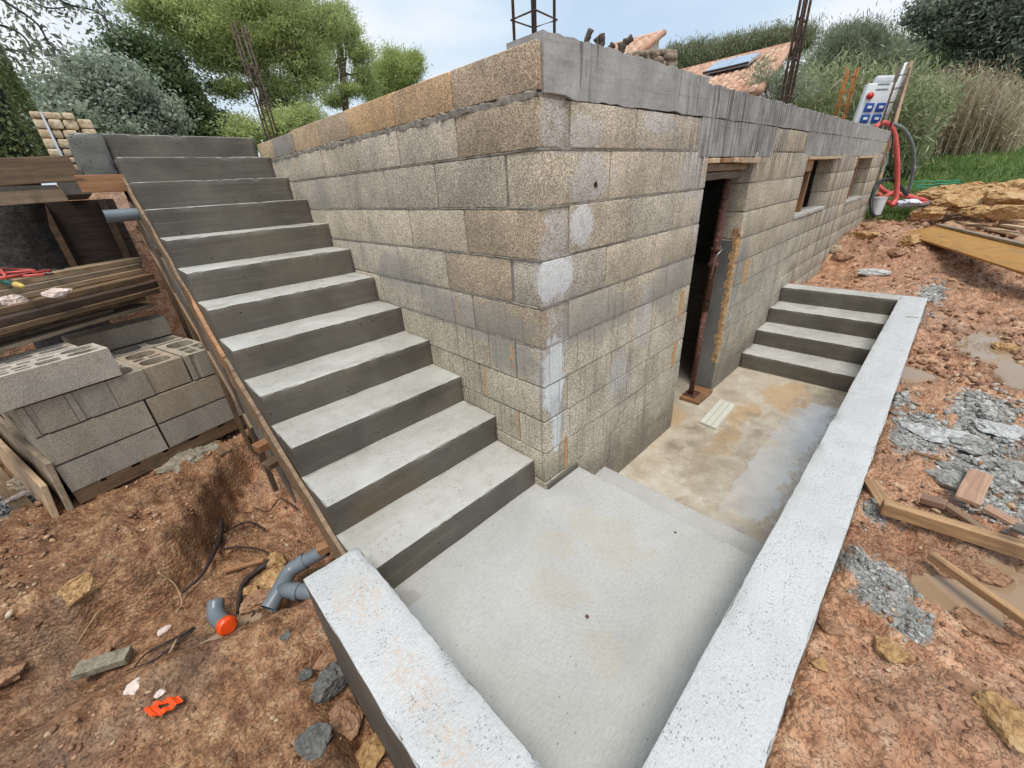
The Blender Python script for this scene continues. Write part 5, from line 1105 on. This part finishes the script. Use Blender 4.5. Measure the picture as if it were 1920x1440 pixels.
for (u, v, w_, h_, d_, lab, fl_) in ((1826, 362, 84, 20, 11.4, 'broad layered ochre rock slab on top of the rubble pile', .22), (1800, 388, 50, 26, 10.9, 'ochre boulder under the broad slab on the rubble pile', .45), (1880, 378, 44, 26, 10.8, 'ochre boulder at the right of the rubble pile', .5), (1905, 355, 40, 20, 12.0, 'upper ochre boulder behind the broad slab', .5), (1742, 402, 34, 12, 10.6, 'flat ochre rock at the left foot of the rubble pile', .4), (1845, 402, 34, 16, 10.2, 'small ochre rock at the front of the rubble pile', .5), (1770, 372, 30, 14, 11.3, 'ochre rock at the left shoulder of the rubble pile', .5), (1900, 400, 36, 18, 10.0, 'ochre rock low at the right edge of the rubble pile', .45)):
    rock(u, v, w_, h_, 'ochre_stone', lab, 'rock', pos=far(u, v, d_), seed=u % 29, flat_=fl_, sharp=.3, sub=4, name='rock')
P4, s4 = [], []
for i in range(900):
    x = random.gauss(11.0, 1.2); y = random.gauss(-1.9, .65); s = random.uniform(.03, .16)*random.uniform(.35, 1); P4.append((x, y, gh(x, y)+s*.3)); s4.append(s)
for i in range(900):
    x = random.uniform(5.2, 9.5); y = random.uniform(-2.6, -.1); s = random.uniform(.012, .045)*random.uniform(.3, 1); P4.append((x, y, gh(x, y)+s*.3)); s4.append(s)
o = scatter('ochre_rubble', np.array(P4), np.array(s4), 'clods', RNG.uniform(.5, .95, len(P4))); tag(o, 'ochre stone rubble heaped and strewn beyond the low wall', 'rubble', kind='stuff')
# ------------------------------------------------------------------ foliage
def quads(name, C_, size, aspect, mat, up=None, jit=1., parent=None, kind=None, tone=None, droop=None):
    """leaf-sized faces; C_ centres, up optional preferred long axis"""
    n = len(C_); a = RNG.normal(size=(n, 3)) if up is None else np.asarray(up)+jit*RNG.normal(size=(n, 3)); a /= np.linalg.norm(a, axis=1)[:, None]
    b = np.cross(a, RNG.normal(size=(n, 3))); b /= np.linalg.norm(b, axis=1)[:, None]
    s = (size*RNG.uniform(.6, 1.35, n))[:, None]; a = a*s; b = b*s*aspect
    nn = np.cross(a, b); nn /= np.linalg.norm(nn, axis=1)[:, None]
    v = np.stack([C_-a*.5, C_+b*.5+nn*s*.06, C_+a*.5, C_-b*.5+nn*s*.06], 1).reshape(-1, 3); F = np.arange(4*n).reshape(n, 4)
    me = np_mesh(name, v, F); fattr(me, 'tone', np.repeat(RNG.uniform(0, 1, n) if tone is None else tone, 4)); o = link(name, me, mat, parent); return o
def clumps(blobs, n_cl, per, cr, shell=.55):
    """blobs: (centre, radii); returns leaf centres and outward directions, clumped"""
    vol = np.array([b[1][0]*b[1][1]+b[1][1]*b[1][2]+b[1][0]*b[1][2] for b in blobs]); cnt = np.maximum(4, (n_cl*vol/vol.sum()).astype(int)); P = []; D = []; K = []
    for (c_, r), k in zip(blobs, cnt):
        d = RNG.normal(size=(k, 3)); d /= np.linalg.norm(d, axis=1)[:, None]; rad = RNG.uniform(shell, 1.02, k)[:, None]*(1+.24*RNG.normal(size=(k, 1)))
        cc = np.array(c_)+d*rad*np.array(r); q = RNG.normal(size=(k, per, 3))*cr*np.array([1, 1, .62])*RNG.uniform(.6, 1.3, (k, 1, 1))
        P.append((cc[:, None]+q).reshape(-1, 3)); D.append(np.repeat(d, per, 0)); K.append(np.clip(.5*np.repeat(RNG.uniform(0, 1, k), per)+.3*RNG.uniform(0, 1, k*per)+.2*(q[:, :, 2].reshape(-1)/cr+1)*.5, 0, 1))  # random tone per clump and leaf, lighter towards each clump's top
    return np.concatenate(P), np.concatenate(D), np.concatenate(K)
def pxblob(u, v, ru, rv, dist, dep=1.0):
    c_ = far(u, v, dist); d = np.linalg.norm(c_-CAM); k = d/FPX*.63; return (c_, (ru*k*dep, ru*k*dep, rv*k))
def tree(label, mat, blobs, n_cl, per, cr, leafs, aspect, trunk=None, tr=.15, bark='pine_bark', limbs=True, up=None, jit=1, cat='tree', name='tree', group=None, base=None, shell=.55):
    cc = np.mean([b[0] for b in blobs], axis=0); bz = base if base is not None else gh(cc[0], cc[1]); tb = np.array([cc[0], cc[1], bz]) if trunk is None else np.array([trunk[0][0], trunk[0][1], bz])
    t = empty(name, tb, label=label, cat=cat, group=group)
    P, D, K = clumps(blobs, n_cl, per, cr, shell); P = P-tb
    upv = None
    if up == 'out': upv = D*1.0+np.array([0, 0, .7])
    elif up == 'up': upv = np.tile([0, 0, 1.], (len(P), 1))
    elif up == 'down': upv = D*.4+np.array([0, 0, -.8])
    quads('crown', P, leafs, aspect, mat, upv, jit, t, tone=K)
    tp = [tb-tb]+[np.array(p)-tb for p in (trunk or [])[1:]]
    if trunk is None: tp = [tb-tb, (cc-tb)*np.array([1, 1, .6])+np.array([.05, 0, 0]), cc-tb]
    b_ = B(); c_ = curve([Vector(p) for p in tp], 4); b_.tube(c_, [tr*(1-.65*i/len(c_)) for i in range(len(c_))], 9, wob=.08); b_.build('trunk', bark, t, True)
    if limbs:
        for k, (bc, br_) in enumerate(blobs):
            s = c_[min(len(c_)-1, int(len(c_)*random.uniform(.45, .9)))]; e_ = Vector(bc-tb); mid = (s+e_)/2+Vector((random.uniform(-.1, .1), random.uniform(-.1, .1), -.1))*max(br_)
            b_ = B(); b_.tube(curve([s, mid, e_], 4), [tr*.34*(1-.8*i/9) for i in range(9)], 6, wob=.1); b_.build('limb', bark, t, True)
            for z_ in range(3):
                d = Vector((random.gauss(0, 1), random.gauss(0, 1), random.gauss(.2, .6))).normalized(); e2 = e_+Vector((d.x*br_[0], d.y*br_[1], d.z*br_[2]))*.8; b_ = B(); b_.tube(curve([mid, (mid+e2)/2+d*.1, e2], 3), [tr*.16*(1-.8*i/7) for i in range(7)], 5); b_.build('twig', bark, t, True)
    return t
UPL = -.1
# big umbrella pine, left centre
D1 = 13.
tree('large bright green pine with a broad dense crown above the stairs', 'leaf_pine', [pxblob(*q, D1) for q in ((300, 20, 60, 42), (370, 60, 70, 45), (450, 20, 90, 60), (540, 30, 75, 60), (565, 95, 55, 55), (470, 95, 70, 45), (400, 105, 45, 30), (580, 150, 38, 35), (530, 170, 40, 30), (430, 165, 42, 20), (560, 215, 45, 20), (620, 40, 25, 35), (350, 25, 60, 30))], 1050, 110, .15, .085, .22,
     [far(505, 262, D1), far(512, 215, D1), far(500, 160, D1), far(480, 110, D1), far(470, 50, D1)], .30, up='out', jit=.7, base=UPL, name='pine_tree', shell=.35)
tree('slender pine with an open crown and visible trunk right of the large pine', 'leaf_pine', [pxblob(*q, 15) for q in ((620, 35, 26, 18), (650, 60, 32, 22), (672, 100, 26, 25), (605, 85, 24, 22), (640, 25, 22, 12), (680, 140, 24, 16), (610, 140, 22, 14), (655, 170, 28, 12), (625, 190, 24, 10), (690, 165, 18, 14))], 420, 80, .13, .085, .22,
     [far(650, 260, 15), far(648, 200, 15), far(643, 150, 15), far(636, 90, 15), (far(640, 30, 15))], .12, up='out', jit=.8, base=UPL, name='pine_tree', shell=.2)
tree('rounded light green pine just left of the building top', 'leaf_pine_light', [pxblob(*q, 17) for q in ((740, 120, 40, 28), (765, 130, 28, 25), (715, 145, 26, 26), (745, 150, 40, 25), (705, 175, 30, 22), (780, 112, 16, 14))], 480, 85, .15, .09, .22, None, .14, up='out', jit=.7, base=UPL, name='pine_tree', shell=.3)
tree('grey-green holm oak with a silvery round crown left of the stairs', 'leaf_silver', [pxblob(*q, 11) for q in ((190, 150, 50, 32), (150, 200, 50, 42), (230, 190, 60, 45), (290, 215, 45, 35), (190, 245, 80, 35), (120, 245, 38, 30), (270, 255, 60, 20), (215, 140, 32, 22))], 1300, 40, .12, .075, .5, None, .18, base=UPL, name='holm_oak', bark='bark_dark')
tree('dark green holm oak leaning behind the silvery one', 'leaf_dark', [pxblob(*q, 12.5) for q in ((245, 90, 34, 28), (270, 130, 46, 40), (320, 150, 50, 38), (350, 200, 45, 38), (390, 235, 45, 28), (300, 105, 30, 20), (330, 250, 60, 20), (420, 255, 30, 14))], 800, 40, .13, .085, .5, None, .2, base=UPL, name='holm_oak', bark='bark_dark', shell=.45)
tree('low yellow-green bush at the foot of the big pine', 'leaf_pine', [pxblob(*q, 12) for q in ((455, 245, 35, 22), (530, 235, 30, 26), (580, 225, 30, 18))], 300, 26, .15, .11, .2, None, .06, base=UPL, name='bush', cat='bush')
tree('dark thicket filling the gap behind the top landing', 'leaf_dark', [pxblob(*q, 16) for q in ((60, 240, 90, 50), (180, 260, 120, 30), (330, 262, 90, 22), (440, 262, 60, 18), (-40, 200, 80, 80))], 900, 30, .2, .13, .5, None, .1, base=UPL, name='thicket', cat='shrubs')
# near ivy-clad trunk at the far left with overhanging sprays
tx, ty = at(30, 300, 'y', 5.1)[:2]
it = empty('ivy_covered_tree', (tx, ty, -2.0), label='thick dark trunk at the left edge, wrapped in green ivy above', cat='tree')
b_ = B(); b_.tube([(-.12, -.12, -.1), (-.22, -.05, .35), (-.27, 0, .8), (-.24, 0, 1.6), (-.1, 0, 2.2), (-.10, 0, 3.2), (-.12, 0, 5)], [.50, .34, .27, .24, .24, .24, .22], 18, wob=.05); b_.build('trunk', 'bark_dark', it, True)
zz = RNG.uniform(2.02, 5.2, 15000); th_ = RNG.uniform(0, 6.283, 15000); rr = .27+.05*RNG.random(15000)+.035*vn2(th_*2, zz*3, 3, 2); P = np.stack([rr*np.cos(th_)-.05*np.maximum(0, zz-2.2)/1.2*1.1, rr*np.sin(th_), zz], -1)
quads('ivy', P, .045, .55, 'leaf_ivy', np.stack([np.cos(th_)*.5, np.sin(th_)*.5, -1+0*th_], -1), .7, it)
sp = [[(-60, -40), (20, 10), (70, 45), (95, 85), (130, 105)], [(-60, 40), (10, 50), (50, 75), (65, 120)], [(60, -40), (120, 5), (175, 20), (210, 45)], [(-40, -60), (40, -10), (90, 15), (150, 10)], [(50, 60), (80, 95), (105, 110)], [(150, -30), (190, 15), (205, 60)], [(-60, 70), (0, 90), (40, 100), (70, 140)]]
LC = []
for k, s_ in enumerate(sp):
    pts = [Vector(far(u, v, 4.6+.15*k))-Vector((tx, ty, -2.0)) for u, v in s_]; c_ = curve(pts, 6); b_ = B(); b_.tube(c_, [.010*(1-.7*i/len(c_)) for i in range(len(c_))], 5); b_.build('spray', 'bark_dark', it, True)
    for i, q in enumerate(c_):
        if i > 2:
            for _ in range(8): LC.append(np.array(q)+RNG.normal(size=3)*.06)
quads('spray_leaves', np.array(LC), .042, .42, 'leaf_oak', None, 1, it)
# stacked cut stone on a pallet, strapped
so3 = Vector(at(97, 300, 'y', 4.3)); so3.x += .19; 
sb = empty('strapped_stone_stack', (so3.x-.02, so3.y, -.12), label='tall stack of pale cut stones held by a white strap behind the board at left', cat='stone stack')
fw0 = at(97, 298, 'y', 4.3); hst = zat(fw0[0]-.05, 4.3, 208)+.12
z = 0; row = 0
while z < hst:
    h = random.uniform(.05, .075); x = -.17
    while x < .07:
        w_ = random.uniform(.06, .12); x2 = min(x+w_, .10)
        if x2-x > .03:
            o = link('cut_stone', rbox(x+.003, x2-.003, random.uniform(-.012, .012), .35, z+.003, z+h-.003, r=.016, name='cut_stone'), 'cut_stone', sb)
        x = x2
    z += h; row += 1
z = 0
while z < hst-.1:
    h = random.uniform(.05, .08); y = .36
    o = link('cut_stone', rbox(.105, .20+random.uniform(-.02, .02), .05, .6, z+.003, z+h-.003, r=.012, name='cut_stone'), 'cut_stone', sb); z += h
bx_ = B(); bx_.box(-.105, -.09, -.026, -.021, 0, hst); bx_.build('strap', 'white_strap', sb)
# neighbour's roof edge far left
nb = empty('distant_tiled_roof', far(0, 300, 14), label='sliver of a red tiled roof with a white edge at the far left', cat='roof')
def tile_roof(parent, o_, ex, ey, nx_, ny_, r):
    """rows of half-round tiles; ex across, ey up the slope"""
    ex = Vector(ex); ey = Vector(ey); nrm = ex.cross(ey).normalized(); wd = ex.length/nx_; ln = ey.length/ny_; exn = ex.normalized(); eyn = ey.normalized(); me = None
    vs = []; k = 5
    for e_, rr_ in ((0, r), (1.12, r*.82)):
        for i in range(k+1):
            a = math.pi*i/k; vs.append(exn*(math.cos(a)*rr_)+nrm*(math.sin(a)*rr_*.8)+eyn*ln*e_)
    me = mesh(vs, [(i, i+1, k+2+i, k+1+i) for i in range(k)]+[tuple(range(k+1))[::-1]], 'tile'); me.materials.append(MAT['roof_tile'])
    me.polygons.foreach_set('use_smooth', [True]*len(me.polygons))
    for i in range(nx_):
        for j in range(ny_):
            o = bpy.data.objects.new('roof_tile', me); COL.objects.link(o); o.parent = parent; o.location = Vector(o_)+exn*wd*(i+.5)+eyn*ln*j+nrm*(.012*((i+j) % 2))+nrm*random.uniform(0, .01)
    b_ = B(); a = Vector(o_); b_.add([a, a+ex, a+ex+ey, a+ey]+[q-nrm*.06 for q in (a, a+ex, a+ex+ey, a+ey)], [(0, 1, 2, 3), (7, 6, 5, 4), (0, 4, 5, 1), (1, 5, 6, 2), (2, 6, 7, 3), (3, 7, 4, 0)]); b_.build('roof_deck', 'roof_tile', parent)
q0, q1, q2 = Vector(far(-60, 305, 14)), Vector(far(30, 302, 14)), Vector(far(-60, 268, 15.2)); nbo = Vector(far(0, 300, 14))
tile_roof(nb, q0-nbo, q1-q0, q2-q0, 9, 4, .11)
b_ = B(); b_.tube([q0-nbo-V3(0, 0, .1), q1-nbo-V3(0, 0, .1)], .08, 6); b_.build('white_gutter', 'white_plastic', nb)
# ------------------------------------------------------------------ houses behind the building
def house(label, px, dist, dists, nx_, ny_, r, wallpx, name='tiled_house'):
    """px: eave-left, eave-right, ridge-left, ridge-right as (u,v,dist)"""
    e0, e1, r0, r1 = [Vector(far(*q)) for q in px]; base = Vector((e0.x, e0.y, gh(e0.x, e0.y))); h = empty(name, base, label=label, cat='house')
    ex = e1-e0; ey = r0-e0; tile_roof(h, e0-base, ex, ey, nx_, ny_, r); return h, base
def roof_house(label, R0, R1, E1, nx_, ny_, r, name='tiled_house'):
    E0 = E1+R0-R1; base = Vector((E1.x, E1.y, -1.)); h = empty(name, base, label=label, cat='house')
    tile_roof(h, E0-base, E1-E0, R0-E0, nx_, ny_, r)
    d = (R0-R1).normalized(); lo = -3.0; g = [E1-V3(0, 0, .12), R1-V3(0, 0, .12), Vector((R1.x, R1.y, lo)), Vector((E1.x, E1.y, lo))]; g = [q-base+d*.12 for q in g]
    b_ = B(); b_.add(g+[q+d*.3 for q in g], [(0, 1, 2, 3), (7, 6, 5, 4), (0, 4, 5, 1), (1, 5, 6, 2), (2, 6, 7, 3), (3, 7, 4, 0)]); b_.build('gable_wall', 'plaster', h)
    b_ = B(); b_.tube([R0-base, R1-base], r*.9, 8); b_.build('ridge', 'roof_tile', h, True)
    b_ = B(); b_.tube([E1-base-d*.05, R1-base-d*.05], r*.8, 8); b_.build('verge', 'roof_tile', h, True)
    return h, base, E0
atz = lambda u, v, z: Vector(at(u, v, 'z', z))
h1, b1, _e = roof_house('small gabled house with an orange tiled roof seen just above the wall', atz(1152, 86, 4.6), atz(1243, 62, 4.6), atz(1190, 104, 3.1), 12, 9, .12)
h2, b2, E0 = roof_house('larger tiled house with two solar panels on its roof', atz(1262, 139, 3.2), atz(1482, 86, 3.2), atz(1418, 172, 1.25), 22, 12, .12)
R0_ = atz(1262, 139, 3.2); E1 = atz(1418, 172, 1.25); ex, ey = E1-E0, R0_-E0; nn_ = ex.cross(ey).normalized()
if nn_.z < 0: nn_ = -nn_
def on_roof(u, v, lift):
    d = Vector(ray(u, v)); o_ = Vector(CAM); t_ = (E0+nn_*lift-o_).dot(nn_)/d.dot(nn_); return o_+d*t_
for k, (ul, ur, tl, tr_) in enumerate((((1318, 137), (1362, 127), (1345, 115), (1384, 106)), ((1362, 127), (1404, 117), (1384, 106), (1427, 97)))):
    P = [on_roof(*q, .22)-b2 for q in (ul, ur, tr_, tl)]
    cc_ = sum(P, Vector())/4; Pi = [cc_+(q-cc_)*.98 for q in P]
    b_ = B(); b_.add(Pi+[q-nn_*.06 for q in Pi], [(0, 1, 2, 3), (7, 6, 5, 4), (0, 4, 5, 1), (1, 5, 6, 2), (2, 6, 7, 3), (3, 7, 4, 0)]); sp_ = b_.build('solar_panel', 'solar_glass', h2)
    b_ = B(); b_.tube([P[0], P[1]], .03, 5); b_.build('panel_frame', 'dark_metal', h2)
ch = empty('stone_chimney', Vector(far(1230, 150, 10)), label='weathered stone garden wall end seen between the two tiled houses', cat='stone wall'); co = Vector(far(1230, 150, 10))
for i in range(7):
    for j in range(7):
        u = 1198+i*10+random.uniform(-2, 2); v = 102+j*8-(i > 2)*4+random.uniform(-2, 2); q = Vector(far(u, v, 10+random.uniform(-.05, .05)))-co
        o = link('stone', rbox(-.07, .07, -.12, .12, -.048, .048, r=.03, amp=.012, nsc=9, seed=i*7+j, name='stone'), 'old_masonry', ch); o.location = q; o.rotation_euler = (0, 0, YAW+.5)
# pruned tree stubs
for k, (label, br_) in enumerate((('left pruned tree stub with knobbly ends behind the wall', [[(1112, 130), (1104, 90), (1100, 78), (1108, 55)], [(1110, 100), (1120, 82), (1117, 72)], [(1112, 105), (1128, 85), (1128, 64)]]), ('right pruned tree stub with forked knobbly ends before the tiled roof', [[(1160, 140), (1165, 100), (1172, 82), (1186, 70)], [(1164, 105), (1164, 80)], [(1168, 92), (1173, 74)], [(1140, 96), (1150, 82)]]))):
    o0 = Vector(far(br_[0][0][0], br_[0][0][1], 9)); tt = empty('pruned_tree', (o0.x, o0.y, -.5), label=label, cat='tree', group='pruned stubs behind the wall')
    for s_ in br_:
        c_ = curve([Vector(far(u, v, 9))-Vector((o0.x, o0.y, -.5)) for u, v in s_], 5); b_ = B(); n = len(c_); b_.tube(c_, [.035+.02*(i/n)**3+.012*random.random() for i in range(n)], 7, wob=.25); b_.build('limb', 'pine_bark', tt, True)
# hedge behind the second house
tree('clipped grey-green hedge with wispy tops behind the tiled house', 'leaf_hedge', [pxblob(u, v+4, 28, 24, 30) for u, v in ((1270, 105), (1300, 98), (1335, 97), (1370, 92), (1405, 84), (1440, 78), (1470, 74), (1500, 72), (1290, 122), (1340, 118))], 1500, 30, .22, .19, .16, None, .1, limbs=False, up='up', jit=.5, base=-1, name='hedge', cat='hedge')
tree('grey-green olive tree with feathery shoots right of the tiled house', 'leaf_olive', [pxblob(*q, 25) for q in ((1590, 90, 38, 36), (1620, 75, 30, 20), (1560, 120, 50, 34), (1630, 110, 45, 36), (1540, 150, 44, 25), (1600, 140, 60, 30), (1660, 130, 34, 30), (1570, 62, 16, 14), (1600, 58, 16, 12))], 1300, 36, .24, .18, .14, None, .14, up='out', jit=.5, base=-.8, name='olive_tree')
tree('small olive shrub in front of the tiled house gable', 'leaf_olive', [pxblob(*q, 13) for q in ((1440, 150, 36, 20), (1470, 160, 30, 22), (1425, 128, 20, 14), (1500, 170, 36, 16), (1490, 140, 18, 14))], 120, 22, .12, .10, .18, None, .05, up='out', jit=.6, base=-1, name='olive_shrub', cat='shrub', shell=.3)
tree('distant light green pines behind the reeds', 'leaf_far', [pxblob(*q, 40) for q in ((1680, 98, 34, 22), (1720, 104, 30, 22), (1765, 92, 36, 26), (1800, 100, 32, 28), (1840, 110, 40, 36), (1700, 130, 60, 20), (1780, 125, 70, 24))], 1100, 24, .36, .26, .2, None, .2, limbs=False, up='out', jit=.7, base=0, name='pine_tree')
tree('large dark holm oak filling the upper right corner', 'leaf_oak', [pxblob(*q, 28) for q in ((1770, 25, 42, 30), (1830, 20, 60, 40), (1890, 50, 70, 60), (1930, 110, 70, 70), (1880, 130, 40, 50), (1905, 190, 34, 45), (1940, 200, 50, 60), (1740, 15, 26, 14), (1800, 55, 40, 26), (1860, 85, 45, 35), (1960, 20, 80, 60))], 2000, 40, .27, .17, .45, [far(1925, 300, 28), far(1925, 250, 28), far(1920, 150, 28), far(1900, 70, 28)], .45, bark='bark_dark', base=-.5, name='holm_oak', shell=.4)
tree('low dark shrub at the foot of the large holm oak', 'leaf_dark', [pxblob(*q, 29) for q in ((1900, 240, 40, 40), (1930, 265, 40, 25), (1870, 215, 20, 40))], 350, 30, .27, .18, .4, None, .08, base=-.1, name='shrub', cat='shrub')
# reeds: green on the left, dry on the right (nobody could count them)
def reeds(name, n, u0, u1, vb, vt, d0, d1, mat, label, leafy, col_w=.012, bend=.12, hv=.25):
    V_, F_, R_ = [], [], []
    us = RNG.uniform(u0, u1, n); ds = RNG.uniform(d0, d1, n)
    segs = 5; C0 = []; leaves = []; lup = []
    for u, d in zip(us, ds):
        b = far(u, vb, d); x, y = b[0], b[1]; z = float(np.interp(x, [-50, 12.5, 15, 17, 19, 21, 200], [-1.27, -1.25, -1.0, -.66, -.3, -.15, -.15])) if y < 2 else -.6
        vtop = np.interp(u, *vt)+random.gauss(0, 9); zt_ = zat(x, y, vtop) if False else None
        tp = far(u, vtop, d); H = max(.5, (tp[2]-z)*random.uniform(1-hv, 1.05)); bx2, by2 = random.gauss(0, bend)*H, random.gauss(0, bend)*H; prev = None; r = random.random(); k0 = len(V_)
        for s_ in range(segs+1):
            f = s_/segs; px, py, pz = x+bx2*f*f, y+by2*f*f, z+H*f*(1-.05*f); ww = col_w*(1-.6*f)
            V_ += [(px-ww*.7, py+ww*.7, pz), (px+ww*.7, py-ww*.7, pz), (px+ww*.6, py+ww*.6, pz)]
            if s_ < segs:
                a = k0+s_*3
                for t1, t2 in ((0, 1), (1, 2), (2, 0)): F_.append((a+t1, a+t2, a+3+t2, a+3+t1))
            if s_ > 0:
                for _ in range(leafy):
                    leaves.append((px+random.gauss(0, .10), py+random.gauss(0, .10), pz+random.gauss(0, H/segs*.4))); lup.append((random.gauss(0, .6), random.gauss(0, .6), random.choice((.7, -.8))))
        R_ += [r]*(3*(segs+1))
    V_ = np.array(V_); me = np_mesh(name, V_, np.array(F_)); fattr(me, 'tone', np.array(R_)); o = link(name, me, mat); tag(o, label, 'reeds', kind='stuff')
    if leaves:
        o2 = quads(name+'_leaves', np.array(leaves), .26 if leafy > 2 else .20, .16 if leafy > 2 else .09, mat, np.array(lup), .35); tag(o2, label+', their leaves', 'reed leaves', kind='stuff')
reeds('green_reeds', 650, 1425, 1745, 262, ([1425, 1500, 1560, 1620, 1700, 1745], [150, 135, 140, 140, 150, 165]), 17, 22, 'leaf_cane', 'green leafy reeds growing behind the building and the power box', 7)
reeds('dry_reeds', 2300, 1676, 1905, 288, ([1676, 1740, 1800, 1860, 1905], [150, 135, 145, 155, 220]), 20, 27, 'dry_cane', 'tall dry straw-coloured reeds at the edge of the grass', 2, .017, .07, .45)
# grass blades
n = 42000; x = RNG.uniform(11.3, 28, n); az_ = RNG.uniform(math.radians(-9), math.radians(12), n); x = 11.5+16*RNG.uniform(0, 1, n)**1.3; y = CAM[1]+(x-CAM[0])*np.tan(az_); ok = RNG.uniform(0, 1, n) < sm(11.6, 13.2, x+.8*vn2(x, y, 81, 2)+1.0*sm(-.5, .5, y)); x, y = x[ok], y[ok]
P = np.stack([x, y, ground_h(x, y, False)+.05], -1); o = quads('grass', P, .17, .10, 'grass_blade', np.tile([0, 0, 1.], (len(P), 1)), .45); tag(o, 'green rough grass of the field beyond the clay', 'grass', kind='stuff')
n = 3500; x = RNG.uniform(9.9, 12.5, n); y = RNG.uniform(-.6, .9, n); P = np.stack([x, y, ground_h(x, y, False)+.07], -1); o = quads('weeds', P, .16, .12, 'grass_blade', np.tile([0, 0, 1.], (len(P), 1)), .5); tag(o, 'low weeds around the far corner of the wall', 'weeds', kind='stuff')
print('tris', sum(len(o.data.polygons) for o in S.objects if o.type == 'MESH'), 'objects', len(S.objects))
